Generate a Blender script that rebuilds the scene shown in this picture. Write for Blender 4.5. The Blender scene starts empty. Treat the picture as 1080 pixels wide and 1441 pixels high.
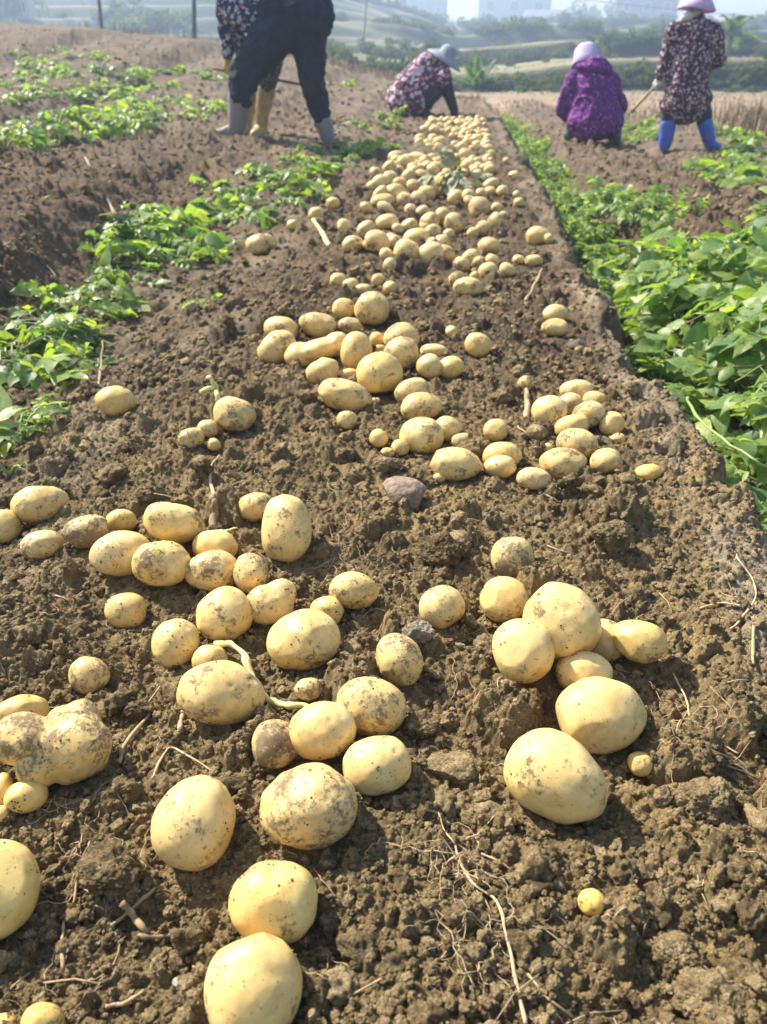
import bpy, math, random
import numpy as np
from mathutils import Vector, Matrix, Euler
R = math.radians
rng = np.random.default_rng(7)
random.seed(7)
scene = bpy.context.scene
COL = scene.collection

# ------------------------------------------------------------------ camera
FPX, CW, CH = 1082.0, 1080, 1441
CAM_H, PITCH, YAW = 0.76, 30.43, 4.33
cam_d = bpy.data.cameras.new("camera"); cam = bpy.data.objects.new("camera", cam_d); COL.objects.link(cam)
cam.location = (0, 0, CAM_H); cam.rotation_euler = (R(90 - PITCH), 0, R(YAW))
cam_d.sensor_fit = 'VERTICAL'; cam_d.sensor_height = 32.0; cam_d.lens = 32.0 * FPX / CH
cam_d.clip_start = 0.02; cam_d.clip_end = 3000
cam_d.dof.use_dof = True; cam_d.dof.focus_distance = 1.12; cam_d.dof.aperture_fstop = cam_d.lens / 4.4
scene.camera = cam

# ------------------------------------------------------------------ world, sun, exposure
SUN_EL, SUN_AZ = 44.0, -57.0            # azimuth from +Y, negative = to the left
w = bpy.data.worlds.new("World"); scene.world = w; w.use_nodes = True
nt = w.node_tree; bg = nt.nodes['Background']
sky = nt.nodes.new('ShaderNodeTexSky'); sky.sky_type = 'NISHITA'; sky.sun_disc = False
sky.sun_elevation = R(SUN_EL); sky.sun_rotation = R(SUN_AZ % 360)
sky.air_density = 1.3; sky.dust_density = 2.0
nt.links.new(sky.outputs[0], bg.inputs[0]); bg.inputs[1].default_value = 0.09
sl = bpy.data.lights.new("sun", 'SUN'); sl.energy = 5.0; sl.angle = R(0.6); sl.color = (1.0, 0.93, 0.80)
so = bpy.data.objects.new("sun", sl); COL.objects.link(so)
S = Vector((math.sin(R(SUN_AZ)) * math.cos(R(SUN_EL)), math.cos(R(SUN_AZ)) * math.cos(R(SUN_EL)), math.sin(R(SUN_EL))))
so.rotation_euler = S.to_track_quat('Z', 'Y').to_euler(); so.location = S * 30
scene.view_settings.view_transform = 'Standard'; scene.view_settings.look = 'None'
scene.view_settings.exposure = 1.2; scene.view_settings.gamma = 1.0
scene.render.engine = 'CYCLES'
scene.cycles.max_bounces = 6; scene.cycles.diffuse_bounces = 3; scene.cycles.glossy_bounces = 2
scene.cycles.transmission_bounces = 3; scene.cycles.volume_bounces = 1; scene.cycles.transparent_max_bounces = 6
scene.cycles.use_denoising = True
scene.cycles.caustics_reflective = False; scene.cycles.caustics_refractive = False

# ------------------------------------------------------------------ pixel <-> world (1080x1441 frame)
_th, _ps = R(PITCH), R(YAW)
FW = np.array([-math.sin(_ps) * math.cos(_th), math.cos(_ps) * math.cos(_th), -math.sin(_th)])
RT = np.array([math.cos(_ps), math.sin(_ps), 0.0]); UP = np.cross(RT, FW)
CAMP = np.array([0, 0, CAM_H])
def ray(px, py): return FW + RT * (px - 540) / FPX + UP * (720.5 - py) / FPX
def at(px, py, D):
    """Point on the ray of a pixel at world distance Y = D."""
    d = ray(px, py); return CAMP + d * (D / d[1])
def smooth(t): t = np.clip(t, 0, 1); return t * t * (3 - 2 * t)

# ------------------------------------------------------------------ numpy noise
def hsh(ix, iy, iz, seed):
    h = (ix.astype(np.int64) * 374761393 + iy.astype(np.int64) * 668265263 + iz.astype(np.int64) * 2147483647 + seed * 974634377) & 0xFFFFFFFF
    h = ((h ^ (h >> 13)) * 1274126177) & 0xFFFFFFFF
    h = ((h ^ (h >> 16)) * 2246822519) & 0xFFFFFFFF
    return ((h ^ (h >> 15)) & 0xFFFFFF) / float(0xFFFFFF)
def vnoise2(x, y, seed):
    fx, fy = np.floor(x), np.floor(y); ix, iy = fx.astype(np.int64), fy.astype(np.int64); z = np.zeros_like(ix)
    u, v = x - fx, y - fy; u = u * u * u * (u * (u * 6 - 15) + 10); v = v * v * v * (v * (v * 6 - 15) + 10)
    a, b, c, d = hsh(ix, iy, z, seed), hsh(ix + 1, iy, z, seed), hsh(ix, iy + 1, z, seed), hsh(ix + 1, iy + 1, z, seed)
    return ((a + (b - a) * u) * (1 - v) + (c + (d - c) * u) * v) * 2 - 1
def fbm2(x, y, seed, octv=4, gain=0.5):
    s = 0; a = 1.0
    for o in range(octv):
        c, n = math.cos(o * 0.7), math.sin(o * 0.7)
        s = s + a * vnoise2(x * c - y * n, x * n + y * c, seed + o * 17); a *= gain; x = x * 2.03; y = y * 2.03
    return s
def vnoise3(P, seed):
    f = np.floor(P); I = f.astype(np.int64); t = P - f; t = t * t * t * (t * (t * 6 - 15) + 10); s = 0
    for dx in (0, 1):
        for dy in (0, 1):
            for dz in (0, 1):
                wgt = (t[:, 0] if dx else 1 - t[:, 0]) * (t[:, 1] if dy else 1 - t[:, 1]) * (t[:, 2] if dz else 1 - t[:, 2])
                s = s + wgt * hsh(I[:, 0] + dx, I[:, 1] + dy, I[:, 2] + dz, seed)
    return s * 2 - 1
def fbm3(P, seed, octv=4, gain=0.5):
    s = 0; a = 1.0
    for o in range(octv): s = s + a * vnoise3(P, seed + o * 31); a *= gain; P = P * 2.07 + 11.3
    return s

# ------------------------------------------------------------------ mesh helpers
def mesh_np(name, V, faces, smooth_shade=True, attrs=None):
    """faces: an (n,3)/(n,4) int array or a list of them."""
    if not isinstance(faces, (list, tuple)): faces = [faces]
    faces = [np.asarray(f, dtype=np.int32) for f in faces if len(f)]
    me = bpy.data.meshes.new(name); V = np.ascontiguousarray(V, dtype=np.float32)
    me.vertices.add(len(V)); me.vertices.foreach_set("co", V.ravel())
    loops = np.concatenate([f.ravel() for f in faces]); starts = []; o = 0
    for f in faces: starts.append(o + np.arange(len(f)) * f.shape[1]); o += f.size
    starts = np.concatenate(starts).astype(np.int32)
    me.loops.add(len(loops)); me.loops.foreach_set("vertex_index", loops)
    me.polygons.add(len(starts)); me.polygons.foreach_set("loop_start", starts)
    me.polygons.foreach_set("use_smooth", np.full(len(starts), smooth_shade))
    for k, a in (attrs or {}).items():
        a = np.asarray(a, dtype=np.float32)
        if a.ndim == 1: at_ = me.attributes.new(k, 'FLOAT', 'POINT'); at_.data.foreach_set("value", a)
        elif a.shape[1] == 3: at_ = me.attributes.new(k, 'FLOAT_VECTOR', 'POINT'); at_.data.foreach_set("vector", a.ravel())
        else: at_ = me.attributes.new(k, 'FLOAT_COLOR', 'POINT'); at_.data.foreach_set("color", a.ravel())
    me.update(calc_edges=True)
    return me
def obj(name, me, mat=None, parent=None):
    o = bpy.data.objects.new(name, me)
    if mat is not None and me is not None:
        if len(me.materials) == 0: me.materials.append(mat)
    COL.objects.link(o)
    if parent is not None: o.parent = parent
    return o
def tag(o, label=None, cat=None, group=None, kind=None):
    if label: o['label'] = label
    if cat: o['category'] = cat
    if group: o['group'] = group
    if kind: o['kind'] = kind
    return o
def empty(name, loc, rz=0.0):
    o = bpy.data.objects.new(name, None); o.empty_display_size = 0.1; o.location = loc; o.rotation_euler = (0, 0, rz); COL.objects.link(o); return o
def copy_tree(o):
    c = o.copy(); COL.objects.link(c)
    for ch in list(o.children):
        k = ch.copy(); COL.objects.link(k); k.parent = c
        for g in list(ch.children):
            q = g.copy(); COL.objects.link(q); q.parent = k
    return c
class MB:
    """Collects pieces into one mesh."""
    def __init__(s): s.V = []; s.T = []; s.Q = []; s.n = 0; s.A = []
    def add(s, V, T=None, Q=None, a=0.0):
        V = np.asarray(V, dtype=float)
        if T is not None and len(T): s.T.append(np.asarray(T) + s.n)
        if Q is not None and len(Q): s.Q.append(np.asarray(Q) + s.n)
        s.V.append(V); s.A.append(np.full(len(V), a) if np.isscalar(a) else np.asarray(a)); s.n += len(V)
    def mesh(s, name, sm=True, attr=None, origin=None):
        V = np.concatenate(s.V)
        if origin is not None: V = V - np.asarray(origin)
        F = []
        if s.T: F.append(np.concatenate(s.T))
        if s.Q: F.append(np.concatenate(s.Q))
        return mesh_np(name, V, F, sm, {attr: np.concatenate(s.A)} if attr else None)
    def box(s, c, size, rot=None, a=0.0, taper=1.0):
        x, y, z = np.array(size) / 2
        V = np.array([[-x, -y, -z], [x, -y, -z], [x, y, -z], [-x, y, -z], [-x * taper, -y * taper, z], [x * taper, -y * taper, z], [x * taper, y * taper, z], [-x * taper, y * taper, z]])
        if rot is not None: V = V @ np.array(rot.to_matrix()).T
        s.add(V + np.array(c), Q=[[0, 3, 2, 1], [4, 5, 6, 7], [0, 1, 5, 4], [1, 2, 6, 5], [2, 3, 7, 6], [3, 0, 4, 7]], a=a)
    def tube(s, P, rad, sides=6, a=0.0, cap=True):
        P = np.asarray(P, dtype=float); n = len(P); rad = np.full(n, rad) if np.isscalar(rad) else np.asarray(rad)
        T = np.gradient(P, axis=0); T /= np.linalg.norm(T, axis=1)[:, None] + 1e-12
        ref = np.array([0.31, 0.17, 0.93]); N = np.cross(T, ref); N /= np.linalg.norm(N, axis=1)[:, None] + 1e-9; B = np.cross(T, N)
        an = np.linspace(0, 2 * np.pi, sides, endpoint=False)
        V = (P[:, None] + rad[:, None, None] * (np.cos(an)[None, :, None] * N[:, None] + np.sin(an)[None, :, None] * B[:, None])).reshape(-1, 3)
        i = np.arange(n - 1)[:, None] * sides; k = np.arange(sides)[None]; k2 = (k + 1) % sides
        Q = np.stack([i + k, i + k2, i + sides + k2, i + sides + k], -1).reshape(-1, 4)
        tr = []
        if cap:
            V = np.vstack([V, P[:1], P[-1:]]); kk = np.arange(sides); k3 = (kk + 1) % sides; b = (n - 1) * sides
            tr = np.vstack([np.stack([k3, kk, np.full(sides, n * sides)], -1), np.stack([b + kk, b + k3, np.full(sides, n * sides + 1)], -1)])
        s.add(V, T=tr if cap else None, Q=Q, a=a)
_ico = {}
def ico(n):
    if n not in _ico:
        import bmesh
        bm = bmesh.new(); bmesh.ops.create_icosphere(bm, subdivisions=n, radius=1.0)
        bm.verts.ensure_lookup_table()
        V = np.array([v.co[:] for v in bm.verts]); F_ = np.array([[v.index for v in f.verts] for f in bm.faces]); bm.free()
        V /= np.linalg.norm(V, axis=1)[:, None]; _ico[n] = (V, F_)
    return _ico[n]

# ------------------------------------------------------------------ materials
def new_mat(name):
    m = bpy.data.materials.new(name); m.use_nodes = True; n = m.node_tree
    return m, n, n.nodes['Principled BSDF'], (lambda t: n.nodes.new('ShaderNode' + t)), n.links.new
def ramp(N, stops, interp='LINEAR'):
    r = N('ValToRGB'); cr = r.color_ramp; cr.interpolation = interp
    while len(cr.elements) < len(stops): cr.elements.new(0.5)
    for e, (p, c) in zip(cr.elements, stops): e.position = p; e.color = c if len(c) == 4 else (*c, 1)
    return r
def noise(N, L, vec, scale, detail=4, rough=0.55, dim='3D', w_=None):
    t = N('TexNoise'); t.noise_dimensions = dim; t.inputs['Scale'].default_value = scale; t.inputs['Detail'].default_value = detail; t.inputs['Roughness'].default_value = rough
    if vec is not None: L(vec, t.inputs['Vector'])
    if w_ is not None: L(w_, t.inputs['W'])
    return t
def mixc(N, L, fac, a, b, mode='MIX'):
    m = N('Mix'); m.data_type = 'RGBA'; m.blend_type = mode
    for v, sck in ((fac, 0), (a, 6), (b, 7)):
        if hasattr(v, 'is_output'): L(v, m.inputs[sck])
        elif sck == 0: m.inputs[0].default_value = v
        else: m.inputs[sck].default_value = (*v, 1)
    return m.outputs[2]
def math_(N, L, op, a, b=None, clamp=False):
    m = N('Math'); m.operation = op; m.use_clamp = clamp
    for v, i in ((a, 0), (b, 1)):
        if v is None: continue
        if hasattr(v, 'is_output'): L(v, m.inputs[i])
        else: m.inputs[i].default_value = v
    return m.outputs[0]

def soil_material():
    m, n, b, N, L = new_mat("soil")
    tc = N('TexCoord').outputs['Object']; tint = N('Attribute'); tint.attribute_name = 'tint'
    n1 = noise(N, L, tc, 5, 5); n2 = noise(N, L, tc, 60, 5, 0.65); n3 = noise(N, L, tc, 420, 3, 0.7)
    v = math_(N, L, 'ADD', math_(N, L, 'MULTIPLY', n1.outputs[0], 0.5), math_(N, L, 'MULTIPLY', n2.outputs[0], 0.55))
    r = ramp(N, [(0.38, (0.42, 0.41, 0.42)), (0.52, (0.95, 0.95, 0.95)), (0.66, (1.38, 1.34, 1.25))]); L(v, r.inputs[0])
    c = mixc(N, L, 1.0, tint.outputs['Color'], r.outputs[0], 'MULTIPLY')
    gr = ramp(N, [(0.28, (0.50, 0.49, 0.48)), (0.52, (1, 1, 1)), (0.72, (1.65, 1.62, 1.5))]); L(n3.outputs[0], gr.inputs[0])
    c = mixc(N, L, 1.0, c, gr.outputs[0], 'MULTIPLY')
    L(c, b.inputs['Base Color']); b.inputs['Roughness'].default_value = 0.95; b.inputs['Specular IOR Level'].default_value = 0.15
    bu = N('Bump'); bu.inputs['Strength'].default_value = 1.0; bu.inputs['Distance'].default_value = 0.009
    bb = N('Bump'); bb.inputs['Strength'].default_value = 1.0; bb.inputs['Distance'].default_value = 0.003
    n4 = noise(N, L, tc, 160, 6, 0.7); L(n4.outputs[0], bu.inputs['Height'])
    n5 = noise(N, L, tc, 700, 4, 0.7); L(n5.outputs[0], bb.inputs['Height']); L(bu.outputs[0], bb.inputs['Normal']); L(bb.outputs[0], b.inputs['Normal'])
    return m
def clod_material():
    m, n, b, N, L = new_mat("soil_clod")
    tc = N('TexCoord').outputs['Object']; oi = N('ObjectInfo'); ge = N('NewGeometry')
    n2 = noise(N, L, ge.outputs['Position'], 70, 5, 0.65); n3 = noise(N, L, ge.outputs['Position'], 420, 3, 0.7)
    r = ramp(N, [(0.3, (0.108, 0.077, 0.041)), (0.5, (0.262, 0.192, 0.098)), (0.72, (0.43, 0.325, 0.18))])
    v = math_(N, L, 'ADD', n2.outputs[0], math_(N, L, 'MULTIPLY', math_(N, L, 'SUBTRACT', oi.outputs['Random'], 0.5), 0.26)); L(v, r.inputs[0])
    gr = ramp(N, [(0.28, (0.50, 0.49, 0.48)), (0.52, (1, 1, 1)), (0.72, (1.65, 1.62, 1.5))]); L(n3.outputs[0], gr.inputs[0])
    c = mixc(N, L, 1.0, r.outputs[0], gr.outputs[0], 'MULTIPLY')
    L(c, b.inputs['Base Color']); b.inputs['Roughness'].default_value = 0.95; b.inputs['Specular IOR Level'].default_value = 0.15
    bu = N('Bump'); bu.inputs['Strength'].default_value = 1.0; bu.inputs['Distance'].default_value = 0.008
    n4 = noise(N, L, ge.outputs['Position'], 220, 6, 0.7); L(n4.outputs[0], bu.inputs['Height']); L(bu.outputs[0], b.inputs['Normal'])
    return m
def potato_material():
    """obj.color: red = how dirty, green = how yellow, blue = seed."""
    m, n, b, N, L = new_mat("potato_skin")
    tc = N('TexCoord').outputs['Object']; oi = N('ObjectInfo'); eye = N('Attribute'); eye.attribute_name = 'eye'
    sp = N('SeparateColor'); L(oi.outputs['Color'], sp.inputs[0]); W = math_(N, L, 'MULTIPLY', sp.outputs[2], 97.0)
    n1 = noise(N, L, tc, 16, 3, 0.5, '4D', W); n2 = noise(N, L, tc, 85, 4, 0.6, '4D', W)
    pale = mixc(N, L, sp.outputs[1], (0.80, 0.605, 0.295), (0.80, 0.57, 0.14))
    deep = mixc(N, L, sp.outputs[1], (0.70, 0.485, 0.20), (0.69, 0.45, 0.095))
    r1 = ramp(N, [(0.35, (0, 0, 0)), (0.65, (1, 1, 1))]); L(n1.outputs[0], r1.inputs[0]); c = mixc(N, L, r1.outputs[0], pale, deep)
    r2 = ramp(N, [(0.30, (0.80, 0.78, 0.74)), (0.5, (1, 1, 1)), (0.75, (1.08, 1.06, 1.02))]); L(n2.outputs[0], r2.inputs[0]); c = mixc(N, L, 1.0, c, r2.outputs[0], 'MULTIPLY')
    # lenticels: fine brown specks
    vo = N('TexVoronoi'); vo.voronoi_dimensions = '4D'; vo.inputs['Scale'].default_value = 210; L(tc, vo.inputs['Vector']); L(W, vo.inputs['W'])
    vr = ramp(N, [(0.16, (1, 1, 1)), (0.30, (0, 0, 0))]); L(vo.outputs['Distance'], vr.inputs[0])
    nm = noise(N, L, tc, 30, 3, 0.6, '4D', W); nmr = ramp(N, [(0.40, (0, 0, 0)), (0.60, (0.85, 0.85, 0.85))]); L(nm.outputs[0], nmr.inputs[0])
    c = mixc(N, L, math_(N, L, 'MULTIPLY', vr.outputs[0], nmr.outputs[0]), c, (0.17, 0.11, 0.05))
    # eyes
    c = mixc(N, L, math_(N, L, 'MULTIPLY', eye.outputs['Fac'], 0.65, True), c, (0.20, 0.115, 0.05))
    # dusting of dry soil
    du = noise(N, L, tc, 34, 5, 0.7, '4D', math_(N, L, 'ADD', W, 21.0)); dur = ramp(N, [(.38, (0, 0, 0)), (.66, (1, 1, 1))]); L(du.outputs[0], dur.inputs[0])
    c = mixc(N, L, math_(N, L, 'MULTIPLY', dur.outputs[0], math_(N, L, 'MULTIPLY', math_(N, L, 'ADD', sp.outputs[0], .12), .75), True), c, (0.33, 0.24, 0.135))
    # soil stuck to the skin: broad smears + crumbs
    d1 = noise(N, L, tc, 22, 6, 0.68, '4D', math_(N, L, 'ADD', W, 3.1)); d2 = noise(N, L, tc, 150, 6, 0.75, '4D', W)
    th = math_(N, L, 'SUBTRACT', 0.595, math_(N, L, 'MULTIPLY', sp.outputs[0], 0.165))
    dd = math_(N, L, 'ADD', math_(N, L, 'MULTIPLY', d1.outputs[0], 0.62), math_(N, L, 'MULTIPLY', d2.outputs[0], 0.42))
    msk = math_(N, L, 'MULTIPLY', math_(N, L, 'SUBTRACT', dd, th), 16.0, True)
    c = mixc(N, L, math_(N, L, 'MULTIPLY', msk, 0.88), c, (0.155, 0.11, 0.066))
    s1 = noise(N, L, tc, 38, 4, 0.6, '4D', math_(N, L, 'ADD', W, 9.7)); sr = ramp(N, [(0.66, (0, 0, 0)), (0.72, (0.6, 0.6, 0.6))]); L(s1.outputs[0], sr.inputs[0]); c = mixc(N, L, sr.outputs[0], c, (0.52, 0.26, 0.07))
    L(c, b.inputs['Base Color'])
    ro = math_(N, L, 'ADD', 0.42, math_(N, L, 'MULTIPLY', msk, 0.45)); L(ro, b.inputs['Roughness']); b.inputs['Specular IOR Level'].default_value = 0.4
    bu = N('Bump'); bu.inputs['Strength'].default_value = 0.35; bu.inputs['Distance'].default_value = 0.0015
    hh = math_(N, L, 'ADD', math_(N, L, 'MULTIPLY', n2.outputs[0], 0.6), math_(N, L, 'MULTIPLY', msk, 1.0))
    L(hh, bu.inputs['Height']); L(bu.outputs[0], b.inputs['Normal'])
    return m
def leaf_material(name, c1, c2, under):
    m, n, b, N, L = new_mat(name)
    a = N('Attribute'); a.attribute_name = 'tone'; ge = N('NewGeometry'); tc = N('TexCoord').outputs['Object']
    nn = noise(N, L, tc, 90, 3)
    c = mixc(N, L, a.outputs['Fac'], c1, c2)
    r = ramp(N, [(0.3, (0.72, 0.72, 0.72)), (0.7, (1.25, 1.25, 1.2))]); L(nn.outputs[0], r.inputs[0]); c = mixc(N, L, 1.0, c, r.outputs[0], 'MULTIPLY')
    c2_ = mixc(N, L, math_(N, L, 'MULTIPLY', ge.outputs['Backfacing'], 0.7), c, under)
    L(c2_, b.inputs['Base Color']); b.inputs['Roughness'].default_value = 0.42; b.inputs['Specular IOR Level'].default_value = 0.5
    bu = N('Bump'); bu.inputs['Strength'].default_value = 0.5; bu.inputs['Distance'].default_value = 0.002; L(noise(N, L, tc, 160, 4).outputs[0], bu.inputs['Height']); L(bu.outputs[0], b.inputs['Normal'])
    tr = N('BsdfTranslucent'); tcx = mixc(N, L, 1.0, c, (2.0, 2.1, 0.6), 'MULTIPLY'); L(tcx, tr.inputs[0])
    mx = N('MixShader'); mx.inputs[0].default_value = 0.42; L(b.outputs[0], mx.inputs[1]); L(tr.outputs[0], mx.inputs[2])
    L(mx.outputs[0], n.nodes['Material Output'].inputs[0])
    return m
def plain(name, c, rough=0.7, var=0.25, scale=40, spec=0.3, bump=0.3, bdist=0.003):
    m, n, b, N, L = new_mat(name); tc = N('TexCoord').outputs['Object']
    nn = noise(N, L, tc, scale, 5, 0.6); r = ramp(N, [(0.25, (1 - var,) * 3), (0.75, (1 + var,) * 3)]); L(nn.outputs[0], r.inputs[0])
    L(mixc(N, L, 1.0, c, r.outputs[0], 'MULTIPLY'), b.inputs['Base Color']); b.inputs['Roughness'].default_value = rough; b.inputs['Specular IOR Level'].default_value = spec
    if bump:
        bu = N('Bump'); bu.inputs['Strength'].default_value = bump; bu.inputs['Distance'].default_value = bdist; L(nn.outputs[0], bu.inputs['Height']); L(bu.outputs[0], b.inputs['Normal'])
    return m
def muddy(name, c, rough=0.5):
    """Rubber splashed with dried mud."""
    m, n, b, N, L = new_mat(name); tc = N('TexCoord').outputs['Object']
    n1 = noise(N, L, tc, 11, 5, .65); n2 = noise(N, L, tc, 45, 4, .6); r = ramp(N, [(.47, (0, 0, 0)), (.60, (.85, .85, .85))]); L(math_(N, L, 'ADD', math_(N, L, 'MULTIPLY', n1.outputs[0], .65), math_(N, L, 'MULTIPLY', n2.outputs[0], .35)), r.inputs[0])
    L(mixc(N, L, r.outputs[0], c, (.21, .16, .11)), b.inputs['Base Color']); b.inputs['Roughness'].default_value = rough; b.inputs['Specular IOR Level'].default_value = .35
    bu = N('Bump'); bu.inputs['Strength'].default_value = .6; bu.inputs['Distance'].default_value = .012; L(noise(N, L, tc, 8, 3, .5).outputs[0], bu.inputs['Height']); L(bu.outputs[0], b.inputs['Normal'])
    return m
def floral(name, ground, cols, scale, thr=0.52, folds=0.02):
    """Printed cloth: blotches of the given colours on a ground colour, with soft folds."""
    m, n, b, N, L = new_mat(name); tc = N('TexCoord').outputs['Object']
    dn = noise(N, L, tc, scale * 0.9, 2); wv = N('VectorMath'); wv.operation = 'MULTIPLY_ADD'; L(dn.outputs[1], wv.inputs[0]); wv.inputs[1].default_value = (0.9 / scale,) * 3; L(tc, wv.inputs[2])
    c = None
    prev = ground
    for i, (col, sc, th) in enumerate(cols):
        vo = N('TexVoronoi'); vo.inputs['Scale'].default_value = scale * sc; vo.inputs['Randomness'].default_value = 1.0; L(wv.outputs[0], vo.inputs['Vector'])
        r = ramp(N, [(th - 0.04, (1, 1, 1)), (th + 0.04, (0, 0, 0))]); L(vo.outputs['Distance'], r.inputs[0])
        prev = mixc(N, L, r.outputs[0], prev, col)
    L(prev, b.inputs['Base Color']); b.inputs['Roughness'].default_value = 0.85; b.inputs['Specular IOR Level'].default_value = 0.15
    bu = N('Bump'); bu.inputs['Strength'].default_value = 0.8; bu.inputs['Distance'].default_value = folds
    L(noise(N, L, tc, 9, 3, 0.5).outputs[0], bu.inputs['Height']); L(bu.outputs[0], b.inputs['Normal'])
    return m

M_SOIL, M_CLOD, M_POT = soil_material(), clod_material(), potato_material()
M_LEAF = leaf_material("vine_leaf", (0.090, 0.180, 0.060), (0.33, 0.40, 0.095), (0.31, 0.37, 0.25))
M_STEM = plain("vine_stem", (0.24, 0.30, 0.09), 0.5, 0.3, 30)
M_ROOT = plain("pale_root", (0.50, 0.37, 0.22), 0.8, 0.35, 120, bump=0.2)
M_STRAW = plain("dry_straw", (0.36, 0.265, 0.15), 0.8, 0.35, 120)
M_SPROUT = plain("pale_sprout", (0.62, 0.55, 0.24), 0.5, 0.25, 60)

# ------------------------------------------------------------------ terrain
KX = [-40, -8.9, -8.6, -8.4, -8.1, -6.5, -6.15, -5.95, -5.6, -4.5, -4.15, -3.95, -3.6, -2.35, -2.0, -1.84, -1.56, -1.15, -0.95, -0.6, 0.45, 0.56, 0.60, 0.68, 0.95, 1.08, 1.3, 1.7, 1.95, 2.15, 2.4, 2.6, 4.0, 4.2, 4.45, 4.7, 6.2, 6.4, 6.7, 7.0, 40]
KZ = [.26, .26, .14, .14, .24, .24, .12, .12, .22, .22, .08, .08, .18, .20, .17, .13, -.04, -.06, -.04, 0, 0, .012, -.02, -.22, -.22, -.03, .03, .03, -.04, -.20, -.20, -.12, -.08, -.24, -.22, -.08, -.08, -.24, -.22, -.08, -.10]
def base(x, y):
    x, y = np.broadcast_arrays(np.atleast_1d(np.asarray(x, float)), np.atleast_1d(np.asarray(y, float)))
    xw = x + 0.035 * fbm2(x * 1.3, y * 1.3, 5, 2) + 0.034 * fbm2(x * 6, y * 6, 6, 3) + .012 * fbm2(x * 22, y * 22, 7, 2)
    prof = np.interp(xw, KX, KZ)
    kfade = 1 - smooth((y - 14) / 10)
    wr = 1 - smooth((x - 0.55) / 1.0)
    z = prof * kfade - 0.08 * (1 - kfade) + 0.17 * smooth((y - 2) / 9) * wr * kfade
    z = z + 1.35 * smooth((y - 7.5) / 10.5) * (1 - np.exp(np.minimum(x, 0) / 5.0)) * (1 - smooth((y - 28) / 30) * 0.3)
    inf = smooth((-x - .75) / .35) * (1 - smooth((-x - 1.50) / .35)); z = z + inf * (-.05 * (1 - smooth((y - 2.8) / 1.5)) + .10 * smooth((y - 3.6) / 2.2)) - .06 * smooth((-x - 1.5) / .3) * smooth((y - 3.8) / 2) * (1 - smooth((-x - 3.2) / 1))
    # terraces beyond the field
    far = y > 22
    if np.any(far):
        xf, yf = (np.broadcast_to(x, z.shape)[far], np.broadcast_to(y, z.shape)[far])
        wob = 1.0 + 0.05 * vnoise2(xf * 0.03, yf * 0.01, 3) + 0.022 * vnoise2(xf * 0.22, yf * .05, 9) + 0.0009 * xf
        yy = yf * wob
        st = (0.72 + .22 * vnoise2(xf * .15, yf * 0, 19)) * smooth((yy - 28) / 1.8) + 0.85 * smooth((yy - 46) / 1.6) + 1.2 * smooth((yy - 72) / 2.0) + 1.75 * smooth((yy - 112) / 2.5) + 2.2 * smooth((yy - 150) / 40)
        left = smooth((-xf / yf + 0.02) / 0.2)
        raw = np.clip((yf - 48) * 0.125, 0, 21); q = raw / 1.4; stl = 1.4 * (np.floor(q) + smooth((q - np.floor(q) - 0.72) / 0.28))
        z = z.copy(); z[far] = z[far] + st * (1 - left) + np.maximum(st * 0.5, stl) * left
    return z
def dome_clods(x, y, cell, prob, r0, r1, seed):
    best = np.zeros_like(x); gx, gy = np.floor(x / cell).astype(np.int64), np.floor(y / cell).astype(np.int64); zz = np.zeros_like(gx)
    for i in (-1, 0, 1):
        for j in (-1, 0, 1):
            a, b = gx + i, gy + j
            cx = (a + hsh(a, b, zz, seed)) * cell; cy = (b + hsh(a, b, zz, seed + 1)) * cell
            r = r0 + (r1 - r0) * hsh(a, b, zz, seed + 2) ** 1.6; pr = hsh(a, b, zz, seed + 3) < prob
            d2 = (x - cx) ** 2 + (y - cy) ** 2
            h = np.sqrt(np.maximum(r * r - d2, 0)) * pr * (0.75 + 0.5 * hsh(a, b, zz, seed + 4))
            np.maximum(best, h, out=best)
    return best
PF = []          # potato footprints (x, y, r): soil is pressed flat there
def press(x, y):
    k = np.ones_like(x)
    for (px, py, pr) in PF:
        s = np.nonzero((np.abs(y - py) < pr * 1.5) & (np.abs(x - px) < pr * 1.5))[0] if x.ndim == 1 else None
        if s is None or len(s) == 0: continue
        d = np.hypot(x[s] - px, y[s] - py) / pr
        k[s] = np.minimum(k[s], 0.12 + 0.88 * smooth((d - 0.7) / 0.7))
    return k
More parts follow.
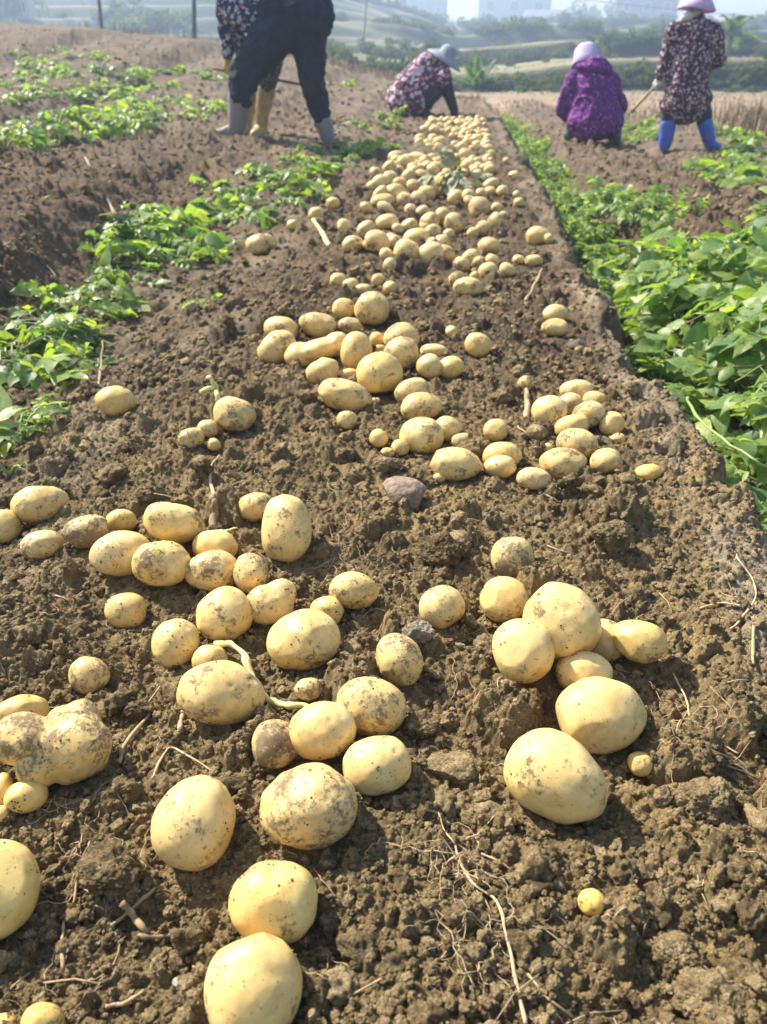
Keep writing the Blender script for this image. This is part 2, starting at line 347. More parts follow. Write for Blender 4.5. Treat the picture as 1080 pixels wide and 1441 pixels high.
def relief(x, y, k=None):
    """Clods and crumbs of the dug soil (1-D arrays)."""
    D = np.hypot(x, y); wx = x + 0.012 * fbm2(x * 28, y * 28, 40, 3); wy = y + 0.012 * fbm2(x * 28, y * 28, 50, 3)
    wx2 = x + 0.003 * fbm2(x * 130, y * 130, 60, 2); wy2 = y + 0.003 * fbm2(x * 130, y * 130, 70, 2)
    crust = smooth((x - 0.40) / 0.08) * (1 - smooth((x - 0.72) / 0.1))           # trodden edge of the bed
    furrow = smooth((-0.95 - x) / 0.1) * (1 - smooth((-1.35 - x) / 0.1))
    flat_ = 1 - .85 * smooth((y - 14.5) / 2.5)
    calm = (1 - 0.30 * crust) * (1 - 0.45 * furrow)
    if k is None: k = np.ones_like(x)
    fieldk = (1 - smooth((y - 22) / 10) * 0.6) * (1 + 0.15 * smooth((D - 2.5) / 3) - .25 * smooth((D - 6) / 4))
    z = (0.020 * fbm2(x * 2.3, y * 2.3, 80, 3) * (0.4 + 0.6 * k) + 0.011 * fbm2(x * 9, y * 9, 90, 3) * calm * k) * flat_
    z = z + calm * k * fieldk * flat_ * (0.95 * dome_clods(wx, wy, 0.125, 0.42, 0.018, 0.052, 100) + 0.85 * dome_clods(wx + 3.3, wy, 0.06, 0.5, 0.010, 0.026, 110))
    kk = 0.45 + 0.55 * calm
    near = D < 7
    s = np.zeros_like(x); xs, ys, a, b = x[near], y[near], wx2[near], wy2[near]
    s[near] = 0.9 * dome_clods(a, b, 0.026, 0.75, 0.004, 0.0125, 120) * (1 - smooth((D[near] - 5) / 2))
    n2 = D < 3.2
    s[n2] += (0.9 * dome_clods(wx2[n2] + 1.7, wy2[n2], 0.0125, 0.8, 0.002, 0.0062, 130) + 0.0075 * np.abs(fbm2(x[n2] * 70, y[n2] * 70, 140, 4)) - .003) * (1 - smooth((D[n2] - 2.2) / 1))
    return z + s * kk * (0.35 + 0.65 * k)
def H(x, y):
    x = np.atleast_1d(np.asarray(x, float)); y = np.atleast_1d(np.asarray(y, float)); return base(x, y) + relief(x, y, press(x, y))
def hit(px, py, lift=0.0, it=14):
    """Where the ray of a pixel meets the smooth terrain (plus lift)."""
    d = ray(px, py); t = 0.2
    ts = np.geomspace(0.3, 60, 900); P = CAMP + d * ts[:, None]; b = base(P[:, 0], P[:, 1]) + lift
    i = np.nonzero(P[:, 2] < b)[0]
    if len(i) == 0: return CAMP + d * 40
    lo, hi = ts[max(i[0] - 1, 0)], ts[i[0]]
    for _ in range(it):
        mid = (lo + hi) / 2; p = CAMP + d * mid
        if p[2] < base(p[0], p[1])[0] + lift: hi = mid
        else: lo = mid
    return CAMP + d * hi

# ------------------------------------------------------------------ potatoes: (px, py, w, h, angle, dirt, yellow, label, options)
# foreground and middle heaps: one line per potato; o: s=stack lift (m), lob=lobes, k=knobbly
NEAR = [
 # --- bottom of the frame
 (354,1393,172,134,88,.05,.35,"large upright oval potato cut by the bottom edge, one dark eye at its right",{}),
 (384,1269,124,116,0,.12,.55,"round yellow potato with a dimple, touching the big oval potato at the bottom edge",{}),
 (274,1155,136,116,78,.10,.25,"smooth egg-shaped potato lying alone, above the dry sticks at lower left",{}),
 (433,1134,138,122,-8,.42,.30,"wide blocky potato with orange scabs and a knob at its lower right",{'k':.05}),
 (-8,1251,160,122,88,.05,.55,"large yellow potato cut off by the left edge of the photo, lower left",{}),
 (60,1437,58,56,0,.05,.85,"small bright yellow potato peeping in at the bottom left edge",{}),
 (2,1440,38,34,0,.2,.6,"sliver of a potato in the bottom left corner",{}),
 (833,1270,38,40,0,.0,1.0,"tiny bright yellow tuber, alone on the soil at lower right",{'s':.007}),
 (781,1092,146,122,-32,.10,.35,"biggest potato of the right group, egg-shaped, nearest the camera there",{}),
 (845,1006,124,112,8,.10,.25,"large smooth round potato behind the biggest egg-shaped one at right",{}),
 (901,1075,35,38,20,.05,.5,"thumb-sized round potato right of the two biggest potatoes",{'s':.005}),
 (790,876,112,110,-20,.20,.35,"large potato with a notched shoulder and dark speckles, on top of the right group",{'s':.028,'k':.03}),
 (737,915,92,88,60,.10,.30,"plain round potato propping up the notched one on its left side",{}),
 (850,903,58,66,0,.15,.30,"pale potato half hidden at the right side of the notched one",{}),
 (822,945,80,64,0,.08,.3,"potato half hidden underneath the notched one",{}),
 (898,902,78,62,-12,.12,.6,"oval yellow potato with an orange eye, outermost right of the right group",{}),
 (711,843,69,66,0,.16,.35,"round potato with one brown spot, upper left of the notched one",{}),
 (722,784,62,60,0,.48,.25,"round potato with a soil-caked top, farthest of the right group",{}),
 (622,854,64,60,10,.28,.30,"round potato with a dirty lower rim, alone between the left and right groups",{}),
 (562,928,78,64,108,.45,.30,"upright potato with a dirty crown beside the grey soil lump",{}),
 # --- lower left chain
 (523,993,98,84,-10,.40,.30,"dirt-streaked round potato just right of the sprouted pair",{}),
 (531,1076,98,84,12,.06,.30,"clean tilted potato right of the wide blocky one",{}),
 (455,1028,92,84,8,.16,.28,"round pale potato at the right end of the thick pale stolon",{'s':.012}),
 (388,1047,68,70,0,.72,.25,"soil-dark round potato tucked left of the round pale one",{}),
 (434,970,40,34,20,.75,.2,"small muddy tuber above the thick pale stolon",{}),
 (312,976,119,92,-8,.20,.35,"large oval potato with a brown scar, at the left end of the thick pale stolon",{}),
 (296,930,50,46,0,.1,.4,"small potato half hidden behind the large oval scarred one",{}),
 (248,907,78,65,82,.12,.35,"egg-shaped potato standing on end at the left of the chain",{}),
 (315,866,80,76,40,.14,.42,"dented yellow potato in the centre of the left chain",{}),
 (382,847,70,66,0,.25,.20,"lumpy pale potato with brown pits",{'k':.05,'lob':[(.4,.5,0,.6)]}),
 (427,901,106,86,14,.14,.35,"big smooth oval potato at the right of the left chain",{}),
 (461,861,50,44,0,.1,.5,"small yellow potato just above the big smooth oval one",{}),
 (498,832,70,52,-10,.28,.40,"oval potato with a muddy left tip, alone at the top right of the left chain",{}),
 (177,860,58,54,-8,.22,.50,"small round potato with a dark right end under a hair root",{}),
 (126,950,55,57,0,.30,.45,"small round potato with an orange eye, alone at left",{}),
 (298,804,78,60,6,.14,.40,"oval potato in front of the muddy one, middle of the upper left heap",{}),
 (353,806,48,58,0,.55,.25,"brown-stained potato at the right end of the upper left heap",{}),
 (228,793,80,66,0,.34,.40,"potato carrying a green leaf scrap, front of the upper left heap",{}),
 (172,780,86,66,6,.15,.25,"broad pale potato at the front left of the upper left heap",{}),
 (245,736,84,58,-12,.32,.45,"dirt-patched oval potato lying on top of the upper left heap",{'s':.022}),
 (302,769,62,50,0,.10,.5,"potato half hidden behind the top of the upper left heap",{}),
 (403,744,98,71,88,.16,.35,"tall upright oval potato, alone at the top of the left side",{}),
 (360,713,50,42,12,.10,.35,"smaller pale potato leaning on the tall upright one",{}),
 (172,733,43,36,0,.05,.75,"small clean yellow potato between the dirty ones at left",{}),
 (121,748,66,48,14,.55,.35,"muddy oval potato left of the small clean yellow one",{}),
 (60,767,60,47,8,.35,.40,"speckled oval potato below the big one at the left edge",{}),
 (55,710,78,62,10,.25,.35,"big potato under the green leaves at the left edge",{}),
 (4,742,48,58,0,.15,.40,"potato cut by the left edge of the photo beside the speckled one",{}),
 # --- knobbly cluster at the left edge
 (80,1047,156,134,0,.46,.45,"huge knobbly potato of fused lobes with an orange cleft, left edge",{'lob':[(.30,-.05,.1,.86),(-.55,.14,.05,.60),(-.25,-.50,.15,.48),(.36,.52,.1,.52),(.05,.45,.2,.42)],'k':.06,'r':.62,'sh':30.0}),
 (30,1002,74,52,6,.12,.55,"yellow potato behind the huge knobbly one",{}),
 (37,1120,58,52,10,.15,.65,"small yellow-green potato under the huge knobbly one",{}),
 (2,1115,30,60,0,.1,.7,"yellow potato sliver at the left edge, below the knobbly one",{}),
 (2,1146,22,30,0,.1,.4,"tiny potato sliver at the left edge beneath the others",{}),
 # --- middle right group
 (774,579,52,46,-15,.22,.35,"round potato at the upper left of the middle right group",{}),
 (812,549,46,30,0,.08,.3,"potato at the very back of the middle right group",{}),
 (804,567,34,30,0,.06,.3,"small pale potato wedged at the back of the middle right group",{}),
 (837,562,34,26,0,.15,.35,"small round potato at the back right of the middle right group",{}),
 (829,583,46,38,20,.40,.35,"dirt-smeared potato in the back half of the middle right group",{'s':.01}),
 (861,597,36,37,0,.12,.4,"round potato at the right end of the middle right group",{}),
 (804,601,50,36,15,.10,.4,"half-buried potato in the centre of the middle right group",{}),
 (812,625,58,44,-15,.52,.3,"brown-patched potato in the front half of the middle right group",{'s':.008}),
 (792,653,66,48,-6,.34,.35,"largest potato of the middle right group, dark eye at its front",{}),
 (853,649,46,38,15,.20,.3,"kidney-shaped potato at the front right of the middle right group",{'lob':[(.45,-.25,0,.6)]}),
 (870,618,22,18,0,.2,.3,"tiny tuber at the right of the middle right group",{}),
 (756,609,30,25,-10,.92,.2,"mud-covered tuber beside the dry stalk of the middle right group",{}),
 (771,630,15,13,0,.1,.35,"pea-sized tuber in front of the mud-covered one",{}),
 (740,540,23,23,0,.3,.45,"small round potato hanging on the dry stalk",{}),
 (912,665,37,26,0,.05,.75,"small yellow potato half sunk in the soil near the right bank",{}),
 (752,674,47,32,-5,.14,.15,"pale greenish potato with a flat front, left of the middle right group",{}),
 # --- centre row
 (641,653,76,48,-5,.22,.35,"long oval potato in the centre row, behind the reddish stone",{}),
 (708,641,54,40,0,.12,.4,"round potato right of the long oval one in the centre row",{}),
 (704,657,48,32,0,.06,.15,"very pale potato leaning on the round one in the centre row",{}),
 (698,605,36,33,0,.15,.5,"small round yellow potato alone above the centre row",{}),
 (619,672,18,15,0,.2,.4,"tiny tuber at the left foot of the long oval potato",{}),
 (649,621,30,24,10,.42,.2,"small pinkish potato behind the long oval one",{}),
 (630,603,38,36,-30,.2,.4,"pear-shaped potato right of the spotted one",{}),
 (594,613,64,54,-5,.26,.35,"round potato with two brown spots, front of the central pile",{}),
 (593,572,60,42,5,.28,.4,"oval potato with dark freckles behind the two-spotted one",{}),
 (564,630,27,24,0,.2,.4,"small tuber just left of the two-spotted potato",{}),
 (546,637,20,14,0,.3,.4,"tiny tuber at the left end of the centre row",{}),
 (533,617,27,28,0,.18,.55,"small round potato alone left of the two-spotted one",{}),
 (488,591,29,27,0,.25,.45,"small round potato in front of the wide oval one, central pile",{}),
 (524,565,24,10,10,.3,.2,"thin greenish tuber scrap beside the wide oval potato",{}),
 # --- central pile
 (486,557,76,46,-14,.30,.35,"wide oval potato at the front left of the central pile",{}),
 (535,526,66,58,5,.12,.45,"biggest round potato on the front of the central pile",{'s':.015}),
 (580,552,50,38,18,.50,.35,"dirty potato behind the freckled one, right of the biggest round potato",{}),
 (454,523,48,42,0,.2,.4,"notched potato left of the biggest round one",{'lob':[(.3,.4,0,.7)]}),
 (492,527,27,18,0,.1,.4,"small potato wedged left of the biggest round one",{}),
 (448,494,94,40,15,.16,.4,"long dumbbell-shaped potato in the central pile",{'lob':[(-.55,-.05,0,.95),(.5,.05,0,.85)],'r':.8}),
 (502,494,46,54,-10,.14,.4,"upright potato at the right end of the dumbbell-shaped one",{}),
 (531,478,21,22,0,.05,.85,"small golden potato in the middle of the central pile",{}),
 (534,493,20,16,0,.05,.7,"tiny yellow potato under the small golden one",{}),
 (566,476,52,44,0,.30,.3,"potato at the back right of the central pile, behind the speckled tall one",{}),
 (565,498,50,50,0,.38,.35,"tall potato with dark specks at the right of the central pile",{'s':.008}),
 (612,495,40,22,-5,.25,.3,"flat potato at the right rear of the central pile",{}),
 (604,516,38,36,0,.12,.4,"round potato right of the speckled tall one",{}),
 (634,517,39,32,18,.06,.65,"bright yellow oval potato at the far right of the central pile",{}),
 (391,490,58,48,25,.24,.4,"potato at the far left of the central pile, in front of its twin",{}),
 (396,464,50,38,-15,.18,.35,"potato just behind the far left one of the central pile",{}),
 (448,457,52,36,-12,.34,.4,"creased oval potato at the upper left of the central pile",{}),
 (492,458,34,24,0,.4,.2,"pale rough potato under the large round one at the back of the pile",{}),
 (523,434,50,48,0,.24,.35,"large round potato at the back of the central pile",{'s':.01}),
 (484,435,34,32,0,.12,.4,"round potato left of the large round one at the back of the pile",{}),
 (673,486,36,38,60,.14,.45,"oval potato alone right of the central pile",{}),
 (636,468,20,20,0,.2,.5,"small round potato alone between the pile and the lone oval one",{}),
 (512,410,27,20,0,.2,.3,"potato at the near end of the diagonal row of small ones",{}),
 (494,402,24,22,0,.2,.4,"second potato from the near end of the diagonal row of small ones",{}),
 (477,395,24,23,0,.15,.45,"potato at the far end of the diagonal row of small ones",{}),
 (550,406,22,22,0,.25,.4,"nearer of the two small potatoes right of the diagonal row",{}),
 (533,394,20,19,0,.3,.4,"farther of the two small potatoes right of the diagonal row",{}),
 (782,442,36,28,0,.1,.35,"rear one of two potatoes near the right bank, beside the dark wood chip",{}),
 (781,461,38,27,0,.2,.35,"front one of two potatoes near the right bank, beside the dark wood chip",{}),
 (816,492,14,12,0,.5,.2,"tiny greyish tuber beside the dark wood chip",{}),
 # --- left slope
 (162,565,56,48,-8,.05,.6,"smooth clean yellow potato alone on the left slope",{}),
 (330,583,60,50,-15,.32,.3,"pale potato under the curled sprout on the left slope",{}),
 (293,603,30,27,0,.3,.4,"small potato left of the one with the curled sprout",{}),
 (269,617,38,31,20,.30,.35,"cracked potato at the left end of the sprouted group",{}),
 (301,626,20,19,0,.15,.6,"tiny yellow tuber at the front of the sprouted group",{}),
 (368,344,46,31,5,.4,.35,"lone pale potato among the leaves on the left edge of the bed",{}),
 # --- farther singles
 (757,332,34,28,0,.12,.4,"potato alone near the right bank with a small one at its right",{}),
 (772,336,15,16,0,.3,.3,"small potato touching the lone one near the right bank",{}),
 (752,367,25,18,0,.4,.25,"dull potato on the right of a pair below the lone one near the right bank",{}),
 (730,366,18,16,0,.2,.35,"small potato on the left of a pair below the lone one near the right bank",{}),
 (660,404,44,28,-5,.15,.4,"oval potato with a dark hole at the front of the far scatter",{}),
 (413,317,18,16,0,.2,.4,"small potato farthest left of the far scatter",{}),
 (445,301,22,20,0,.2,.45,"small potato above the pale stem at the left of the far scatter",{}),
 (469,286,20,18,0,.2,.4,"round potato left of the far scatter, above the one by the pale stem",{}),
 (724,248,18,16,0,.2,.4,"potato on the far right of the bed, next to the green vines",{}),
 (713,226,10,9,0,.2,.4,"tiny potato on the far right of the bed, farther than its neighbour",{}),
]
MID1 = "pale potato in the loose scatter between the central pile and the dense far heap"
MID2 = "pale potato in the crowded rows where the far heap of potatoes begins"
MIDS = [(687,381,28,24),(714,380,24,20),(642,392,22,24),(668,388,14,12),(674,370,22,18),(694,367,24,18),(663,364,30,26),(650,372,26,22),(688,348,34,28),(731,285,16,15),
 (727,274,12,11),(573,356,38,38),(606,358,40,34),(627,358,30,26),(548,373,22,20),(590,377,12,12),(544,358,20,18),(557,342,26,22),(586,336,40,30),(622,342,26,24),(497,344,32,24),
 (532,340,38,32),(545,313,34,24),(516,322,28,22),(485,318,22,20),(576,317,25,19),(609,325,24,21),(639,314,27,31),(624,302,22,20),(605,312,30,26),(595,298,20,18),(666,328,18,16),(680,322,24,22),
 (699,315,26,34),(709,304,15,14),(701,294,20,16),(675,292,32,32),(664,284,24,16),(595,322,22,18),(560,322,18,16),(632,330,18,16),(520,345,20,16),(608,345,20,24),(552,335,20,14)]
FAR = [(641,278,26,20),(660,277,22,20),(617,262,30,28),(601,273,26,24),(589,281,22,26),(570,281,24,22),(557,270,30,26),(535,258,26,24),(551,251,24,20),(539,283,36,22),(535,272,26,16),(516,292,20,14),
 (543,293,28,16),(579,296,20,18),(529,244,20,17),(570,230,24,22),(557,222,24,20),(589,224,30,20),(598,228,22,20),(597,249,28,18),(576,248,22,20),(631,234,22,18),(658,234,20,18),(652,258,18,17),
 (668,260,18,18),(690,260,28,18),(707,269,18,16),(690,239,18,16),(688,252,18,16),(646,254,18,16),(621,250,18,14),(640,262,20,18),(676,274,20,18),(690,270,18,16),(548,236,22,18),(610,240,22,16),
 (582,262,22,18),(525,262,20,16),(672,246,16,15),(616,228,18,15),(681,228,16,14),(652,244,16,14),(580,238,20,18),(563,258,22,18),(630,244,16,13),(660,268,16,14)]
FARHEAP = "small pale potato in the dense far heap in front of the crouching person"
pr_ = np.random.default_rng(21)
HEAP = []
for i in range(3500):
    y = pr_.uniform(166, 240); lo = np.interp(y, [166, 185, 200, 215, 240], [608, 592, 588, 560, 552]); hi = np.interp(y, [166, 200, 240], [682, 690, 700])
    x = lo + (hi - lo) * pr_.random()
    s_ = np.interp(y, [166, 240], [9, 18]) * pr_.choice([.6, .8, 1.0, 1.15, 1.4])
    if y > 225 and pr_.random() < 0.5: continue
    if vnoise2(np.array([x / 17.]), np.array([y / 9.]), 4)[0] < -.55 or pr_.random() < smooth((abs(x - (lo + hi) / 2) / (hi - lo) * 2 - .55) / .5) * .8: continue
    if all((x - q[0]) ** 2 + (2.0 * (y - q[1])) ** 2 > (0.58 * (s_ + q[2]) / 2) ** 2 for q in HEAP): HEAP.append((x, y, s_ * 1.12, s_ * 0.92))
def heap_split():
    n_left = 298 - len(NEAR) - len(MIDS) - len(FAR)
    o = sorted(HEAP, key=lambda q: -q[1]); return o[:n_left], o[n_left:]

def potato_mesh(name, a, b, c, A, seed, sub, opt):
    """a,b,c = semi-axes along the columns of A (world axes)."""
    V, F_ = ico(sub); r_ = np.random.default_rng(seed); eye = np.zeros(len(V))
    ax = np.array([a, b, c]); off = r_.uniform(-50, 50, 3)
    lobes = opt.get('lob')
    # superellipsoid radius along each direction
    p = r_.uniform(1.95, 2.22)
    rad = (np.abs(V / ax) ** p).sum(1) ** (-1 / p)
    if lobes:
        k = opt.get('sh', 14.0) / b; acc = np.exp(k * rad * opt.get('r', 1.0) * (0.86 if 'r' not in opt else 1))
        for (lx, ly, lz, lr) in lobes:
            cc = np.array([lx * a, ly * b, lz * c]); rr = lr * b
            bq = V @ cc; disc = bq * bq - (cc @ cc) + rr * rr
            t = np.where(disc > 0, bq + np.sqrt(np.maximum(disc, 0)), 0.0); acc = acc + np.exp(k * np.maximum(t, 0))
        rad = np.log(acc / (1 + 0 * rad)) / k
        rad *= 1.0
    P = V * rad[:, None]
    if lobes:   # back to the asked outline
        P *= (np.array([a, b, c]) * 2 / (P.max(0) - P.min(0)))[None] ** 0.9 * 1.0
        P -= (P.max(0) + P.min(0)) / 2 * np.array([1, 1, 0])
    egg = r_.uniform(-0.10, 0.10); P[:, 1:] *= (1 + egg * P[:, :1] / a)
    bend = r_.uniform(-0.06, 0.06); P[:, 1] += bend * b * ((P[:, 0] / a) ** 2 - 0.4)
    m = (a * b * c) ** (1 / 3); k_ = opt.get('k', 0.026)
    nz = fbm3(P / m * 0.9 + off, seed, 2); nz2 = fbm3(P / m * 2.6 + off, seed + 5, 2)
    P *= (1 + (0.030 + k_) * nz + (0.006 + 0.4 * k_) * nz2)[:, None]
    for i in range(3):      # pressed flats
        d = r_.normal(size=3); d /= np.linalg.norm(d); h = (P @ d); hm = h.max() * r_.uniform(.84, .97); ex = np.maximum(h - hm, 0); P -= np.outer(ex * .75, d)
    for i in range(r_.integers(4, 9)):
        d = r_.normal(size=3); d /= np.linalg.norm(d); cs = V @ d; sg = r_.uniform(0.07, 0.12)
        g = np.exp(-((1 - cs) * 2) / (sg * sg)); P *= (1 - r_.uniform(0.02, 0.065) * g)[:, None]
        eye = np.maximum(eye, r_.uniform(0.1, 0.9) * np.exp(-((1 - cs) * 2) / (0.045 ** 2)))
    return mesh_np(name, P @ A.T, F_, True, {'eye': eye})
def potato_pose(px, py, w_, h_, ang, ground, s=0.0, it=10, asp=1.0):
    """Distance along the pixel's ray at which a tuber of this outline rests on the ground."""
    d = ray(px, py); p = hit(px, py, 0.03); t = (p - CAMP) @ FW
    v = d / np.linalg.norm(d); rt = RT - (RT @ v) * v; rt /= np.linalg.norm(rt); up = np.cross(rt, v)
    ca, sa = math.cos(R(ang)), math.sin(R(ang)); A = np.stack([rt * ca + up * sa, -rt * sa + up * ca, -v], 1)
    for i in range(it):
        # pixels to metres across the ray (rays far from the centre see bigger pixels)
        kx = t / FPX; n_ = np.linalg.norm(d); ky = kx / n_
        a = w_ / 2 * (kx * ca * ca + ky * sa * sa); b = h_ / 2 * (kx * sa * sa + ky * ca * ca); c = (a * b) ** 0.5 * 0.95 * asp
        sup = math.sqrt(((A[2] * np.array([a, b, c])) ** 2).sum())
        q = CAMP + d * t; want = ground(q[0], q[1], (a * b * c) ** (1 / 3)) + 0.72 * sup + s
        # move along the ray towards the wanted height
        t += np.clip((q[2] - want) / -d[2], -0.3, 0.3) * 0.7
    return CAMP + d * t, A, a, b, c
ALLP = []
heapA, heapB = heap_split()
for q in NEAR: ALLP.append((*q[:5], q[5], q[6], q[7], None, q[8]))
for q in MIDS: ALLP.append((*q, pr_.uniform(-40, 40), pr_.uniform(.05, .5), pr_.uniform(.1, .5), MID1, "potatoes scattered past the central pile", {}))
for q in FAR: ALLP.append((*q, pr_.uniform(-40, 40), pr_.uniform(.03, .4), pr_.uniform(.1, .4), MID2, "potatoes in the crowded middle rows", {}))
for q in heapA: ALLP.append((*q, pr_.uniform(-30, 30), pr_.uniform(.0, .3), pr_.uniform(.05, .4), FARHEAP, "potatoes in the dense far heap", {}))
g0 = lambda x, y, r: base(x, y)[0] + 0.022
POSE = [potato_pose(q[0], q[1], q[2], q[3], q[4], g0, q[9].get('s', 0)) for q in ALLP]
for (p, A, a, b, c) in POSE[:len(NEAR)]: PF.append((p[0], p[1], (a * b * c) ** (1 / 3)))
# ------------------------------------------------------------------ ground: one sheet, finer towards the camera
def build_ground():
    px = np.arange(1520, 112, -1.30); dip = []
    for y in px: d = ray(540, y); dip.append(CAM_H / -d[2] * math.hypot(d[0], d[1]))
    rows = np.array([v for v in dip if v < 26]); rows = np.concatenate([[-8, -4, -2, -1, -.5, 0, .12], rows[rows > .2], np.geomspace(26.2, 262, 250)])
    u = np.linspace(-1, 1, 820); yy = np.repeat(rows[:, None], len(u), 1)
    hw = np.where(rows < 26, 0.62 * np.hypot(np.maximum(rows, .2), CAM_H) + 0.42, 0.62 * rows + .42 + (rows - 26) * 0.55)
    hw = np.where(rows < .25, 1.2 + np.abs(rows) * .8, hw)
    xx = -math.tan(_ps) * np.maximum(rows, 0)[:, None] + u[None] * hw[:, None]
    x, y = xx.ravel(), yy.ravel()
    k = np.ones_like(x); nc = len(u)
    for (ax_, ay, ar) in PF:
        i0, i1 = np.searchsorted(rows, ay - 1.5 * ar), np.searchsorted(rows, ay + 1.5 * ar)
        if i1 > i0:
            sl_ = slice(i0 * nc, i1 * nc); d = np.hypot(x[sl_] - ax_, y[sl_] - ay) / ar
            k[sl_] = np.minimum(k[sl_], 0.12 + 0.88 * smooth((d - 0.7) / 0.7))
    b0 = base(x, y); z = b0.copy(); nr = y < 40; z[nr] += relief(x[nr], y[nr], k[nr]); z[~nr] += 0.05 * fbm2(x[~nr] * .5, y[~nr] * .5, 8, 2)
    # what the ground is made of: moist dug soil, paler dried crust, dry grass land, weedy terraces
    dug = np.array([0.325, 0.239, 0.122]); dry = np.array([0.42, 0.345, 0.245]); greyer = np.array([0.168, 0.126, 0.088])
    crust = smooth((x - 0.44) / 0.07) * (1 - smooth((x - 0.66) / 0.06)) * np.clip(0.45 + 0.75 * fbm2(x * 9, y * 6, 12, 3), 0, 1) * (1 - .45 * smooth((y - 2.5) / 3))
    slope = smooth((-0.55 - x) / 0.2) * (1 - smooth((-1.3 - x) / 0.2)) * (0.5 + 0.5 * fbm2(x * 6, y * 6, 13, 3))
    t = np.clip(crust * 1.0 + slope * 0.5, 0, 1)[:, None]; c = dug * (1 - t) + dry * t
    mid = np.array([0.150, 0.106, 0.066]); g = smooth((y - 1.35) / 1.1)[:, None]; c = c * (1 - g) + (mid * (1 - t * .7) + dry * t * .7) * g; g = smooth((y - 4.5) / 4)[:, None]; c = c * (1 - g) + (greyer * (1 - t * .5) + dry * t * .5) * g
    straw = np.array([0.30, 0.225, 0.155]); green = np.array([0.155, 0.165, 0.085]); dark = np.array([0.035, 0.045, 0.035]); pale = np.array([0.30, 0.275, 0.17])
    edge = 15.5 + 3.0 * smooth((-x - 1) / 6) + 0.5 * fbm2(x * .5, y * .5, 14, 2)
    t = smooth((y - edge) / 1.2)[:, None]; c = c * (1 - t) + straw * t
    t = smooth((y - 24.5 - 2 * fbm2(x * .2, y * .2, 15, 2)) / 4)[:, None]; n_ = fbm2(x * .06, y * .06, 16, 3)[:, None]
    c = c * (1 - t) + (green + (pale - green) * smooth(n_ * .8 + .5)) * t
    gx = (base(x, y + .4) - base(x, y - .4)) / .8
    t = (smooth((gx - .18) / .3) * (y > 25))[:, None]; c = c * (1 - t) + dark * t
    c = np.concatenate([c, np.ones((len(c), 1))], 1)
    n = len(rows); i = (np.arange(n - 1)[:, None] * nc + np.arange(nc - 1)[None]).ravel()
    F_ = np.stack([i, i + 1, i + nc + 1, i + nc], -1)
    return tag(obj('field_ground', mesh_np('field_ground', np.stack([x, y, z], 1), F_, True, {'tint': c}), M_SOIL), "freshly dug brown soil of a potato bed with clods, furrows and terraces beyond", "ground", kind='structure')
build_ground()

# ------------------------------------------------------------------ potatoes
def gfull(x, y, r):
    o = np.array([0, .45, -.45, 0, 0]) * r; o2 = np.array([0, 0, 0, .45, -.45]) * r
    return float(np.mean(H(x + o, y + o2)))
BALLS = []; NEAROB = []
shared = [potato_mesh('potato', .056, .0475, .05, np.eye(3), 900 + i, 3, {}) for i in range(12)]
for i, q in enumerate(ALLP):
    px, py, w_, h_, ang, dirt, yel, label, grp, opt = q
    rr = (POSE[i][2] * POSE[i][3] * POSE[i][4]) ** (1 / 3)
    p, A, a, b, c = potato_pose(px, py, w_, h_, ang, gfull, opt.get('s', 0), it=7, asp=opt.get('asp', 1))
    near = i < len(NEAR)
    if near:
        o = obj('potato', potato_mesh('potato', a, b, c, A, 300 + i, 5 if max(w_, h_) > 60 else 4, opt), M_POT)
    else:
        o = obj('potato', shared[i % 12], M_POT)
        Mx = Matrix([list(A[k]) for k in range(3)]).to_4x4(); o.matrix_world = Matrix.Translation(p) @ Mx @ Matrix.Diagonal((a / .056, b / .0475, c / .05, 1))
    if near: o.location = p
    o.color = (min(1, dirt + .06), yel, (i * 0.6180339) % 1.0, 1)
    NEAROB.append(o); tag(o, label, "potato", grp); BALLS.append((p[0], p[1], p[2], (a * b * c) ** (1 / 3)))
mb = MB()
for i, q in enumerate(heapB):
    p, A, a, b, c = potato_pose(*q, pr_.uniform(-30, 30), g0, 0, it=7)
    V, F_ = ico(2); nz = 1 + 0.05 * fbm3(V * 1.2 + i * 3.3, 4, 2); mb.add((V * nz[:, None] * np.array([a, b, c])) @ A.T + p, T=F_)
if mb.n:
    o = obj('potato_heap', mb.mesh('potato_heap', True, 'eye'), M_POT); o.color = (.08, .2, .4, 1)
    tag(o, "farthest end of the long potato heap, tiny pale tubers by the crouching person", "potato heap", kind='stuff')
for it in range(4):      # tubers touch, they do not run into each other: the front one is nudged towards the camera
    for i in range(len(NEAR)):
        for j in range(i):
            pi, pj = np.array(BALLS[i][:3]), np.array(BALLS[j][:3]); ri, rj = BALLS[i][3], BALLS[j][3]; gap = .84 * (ri + rj) - np.linalg.norm(pi - pj)
            if gap > 0:
                f_ = i if (pi - CAMP) @ FW - .3 * ri < (pj - CAMP) @ FW - .3 * rj else j; p = np.array(BALLS[f_][:3]); d = p - CAMP; k_ = 1 - min(gap, .008) / np.linalg.norm(d)
                p = CAMP + d * k_; NEAROB[f_].location = p; NEAROB[f_].scale = NEAROB[f_].scale * k_; BALLS[f_] = (p[0], p[1], p[2], BALLS[f_][3] * k_)
BX = np.array(BALLS)

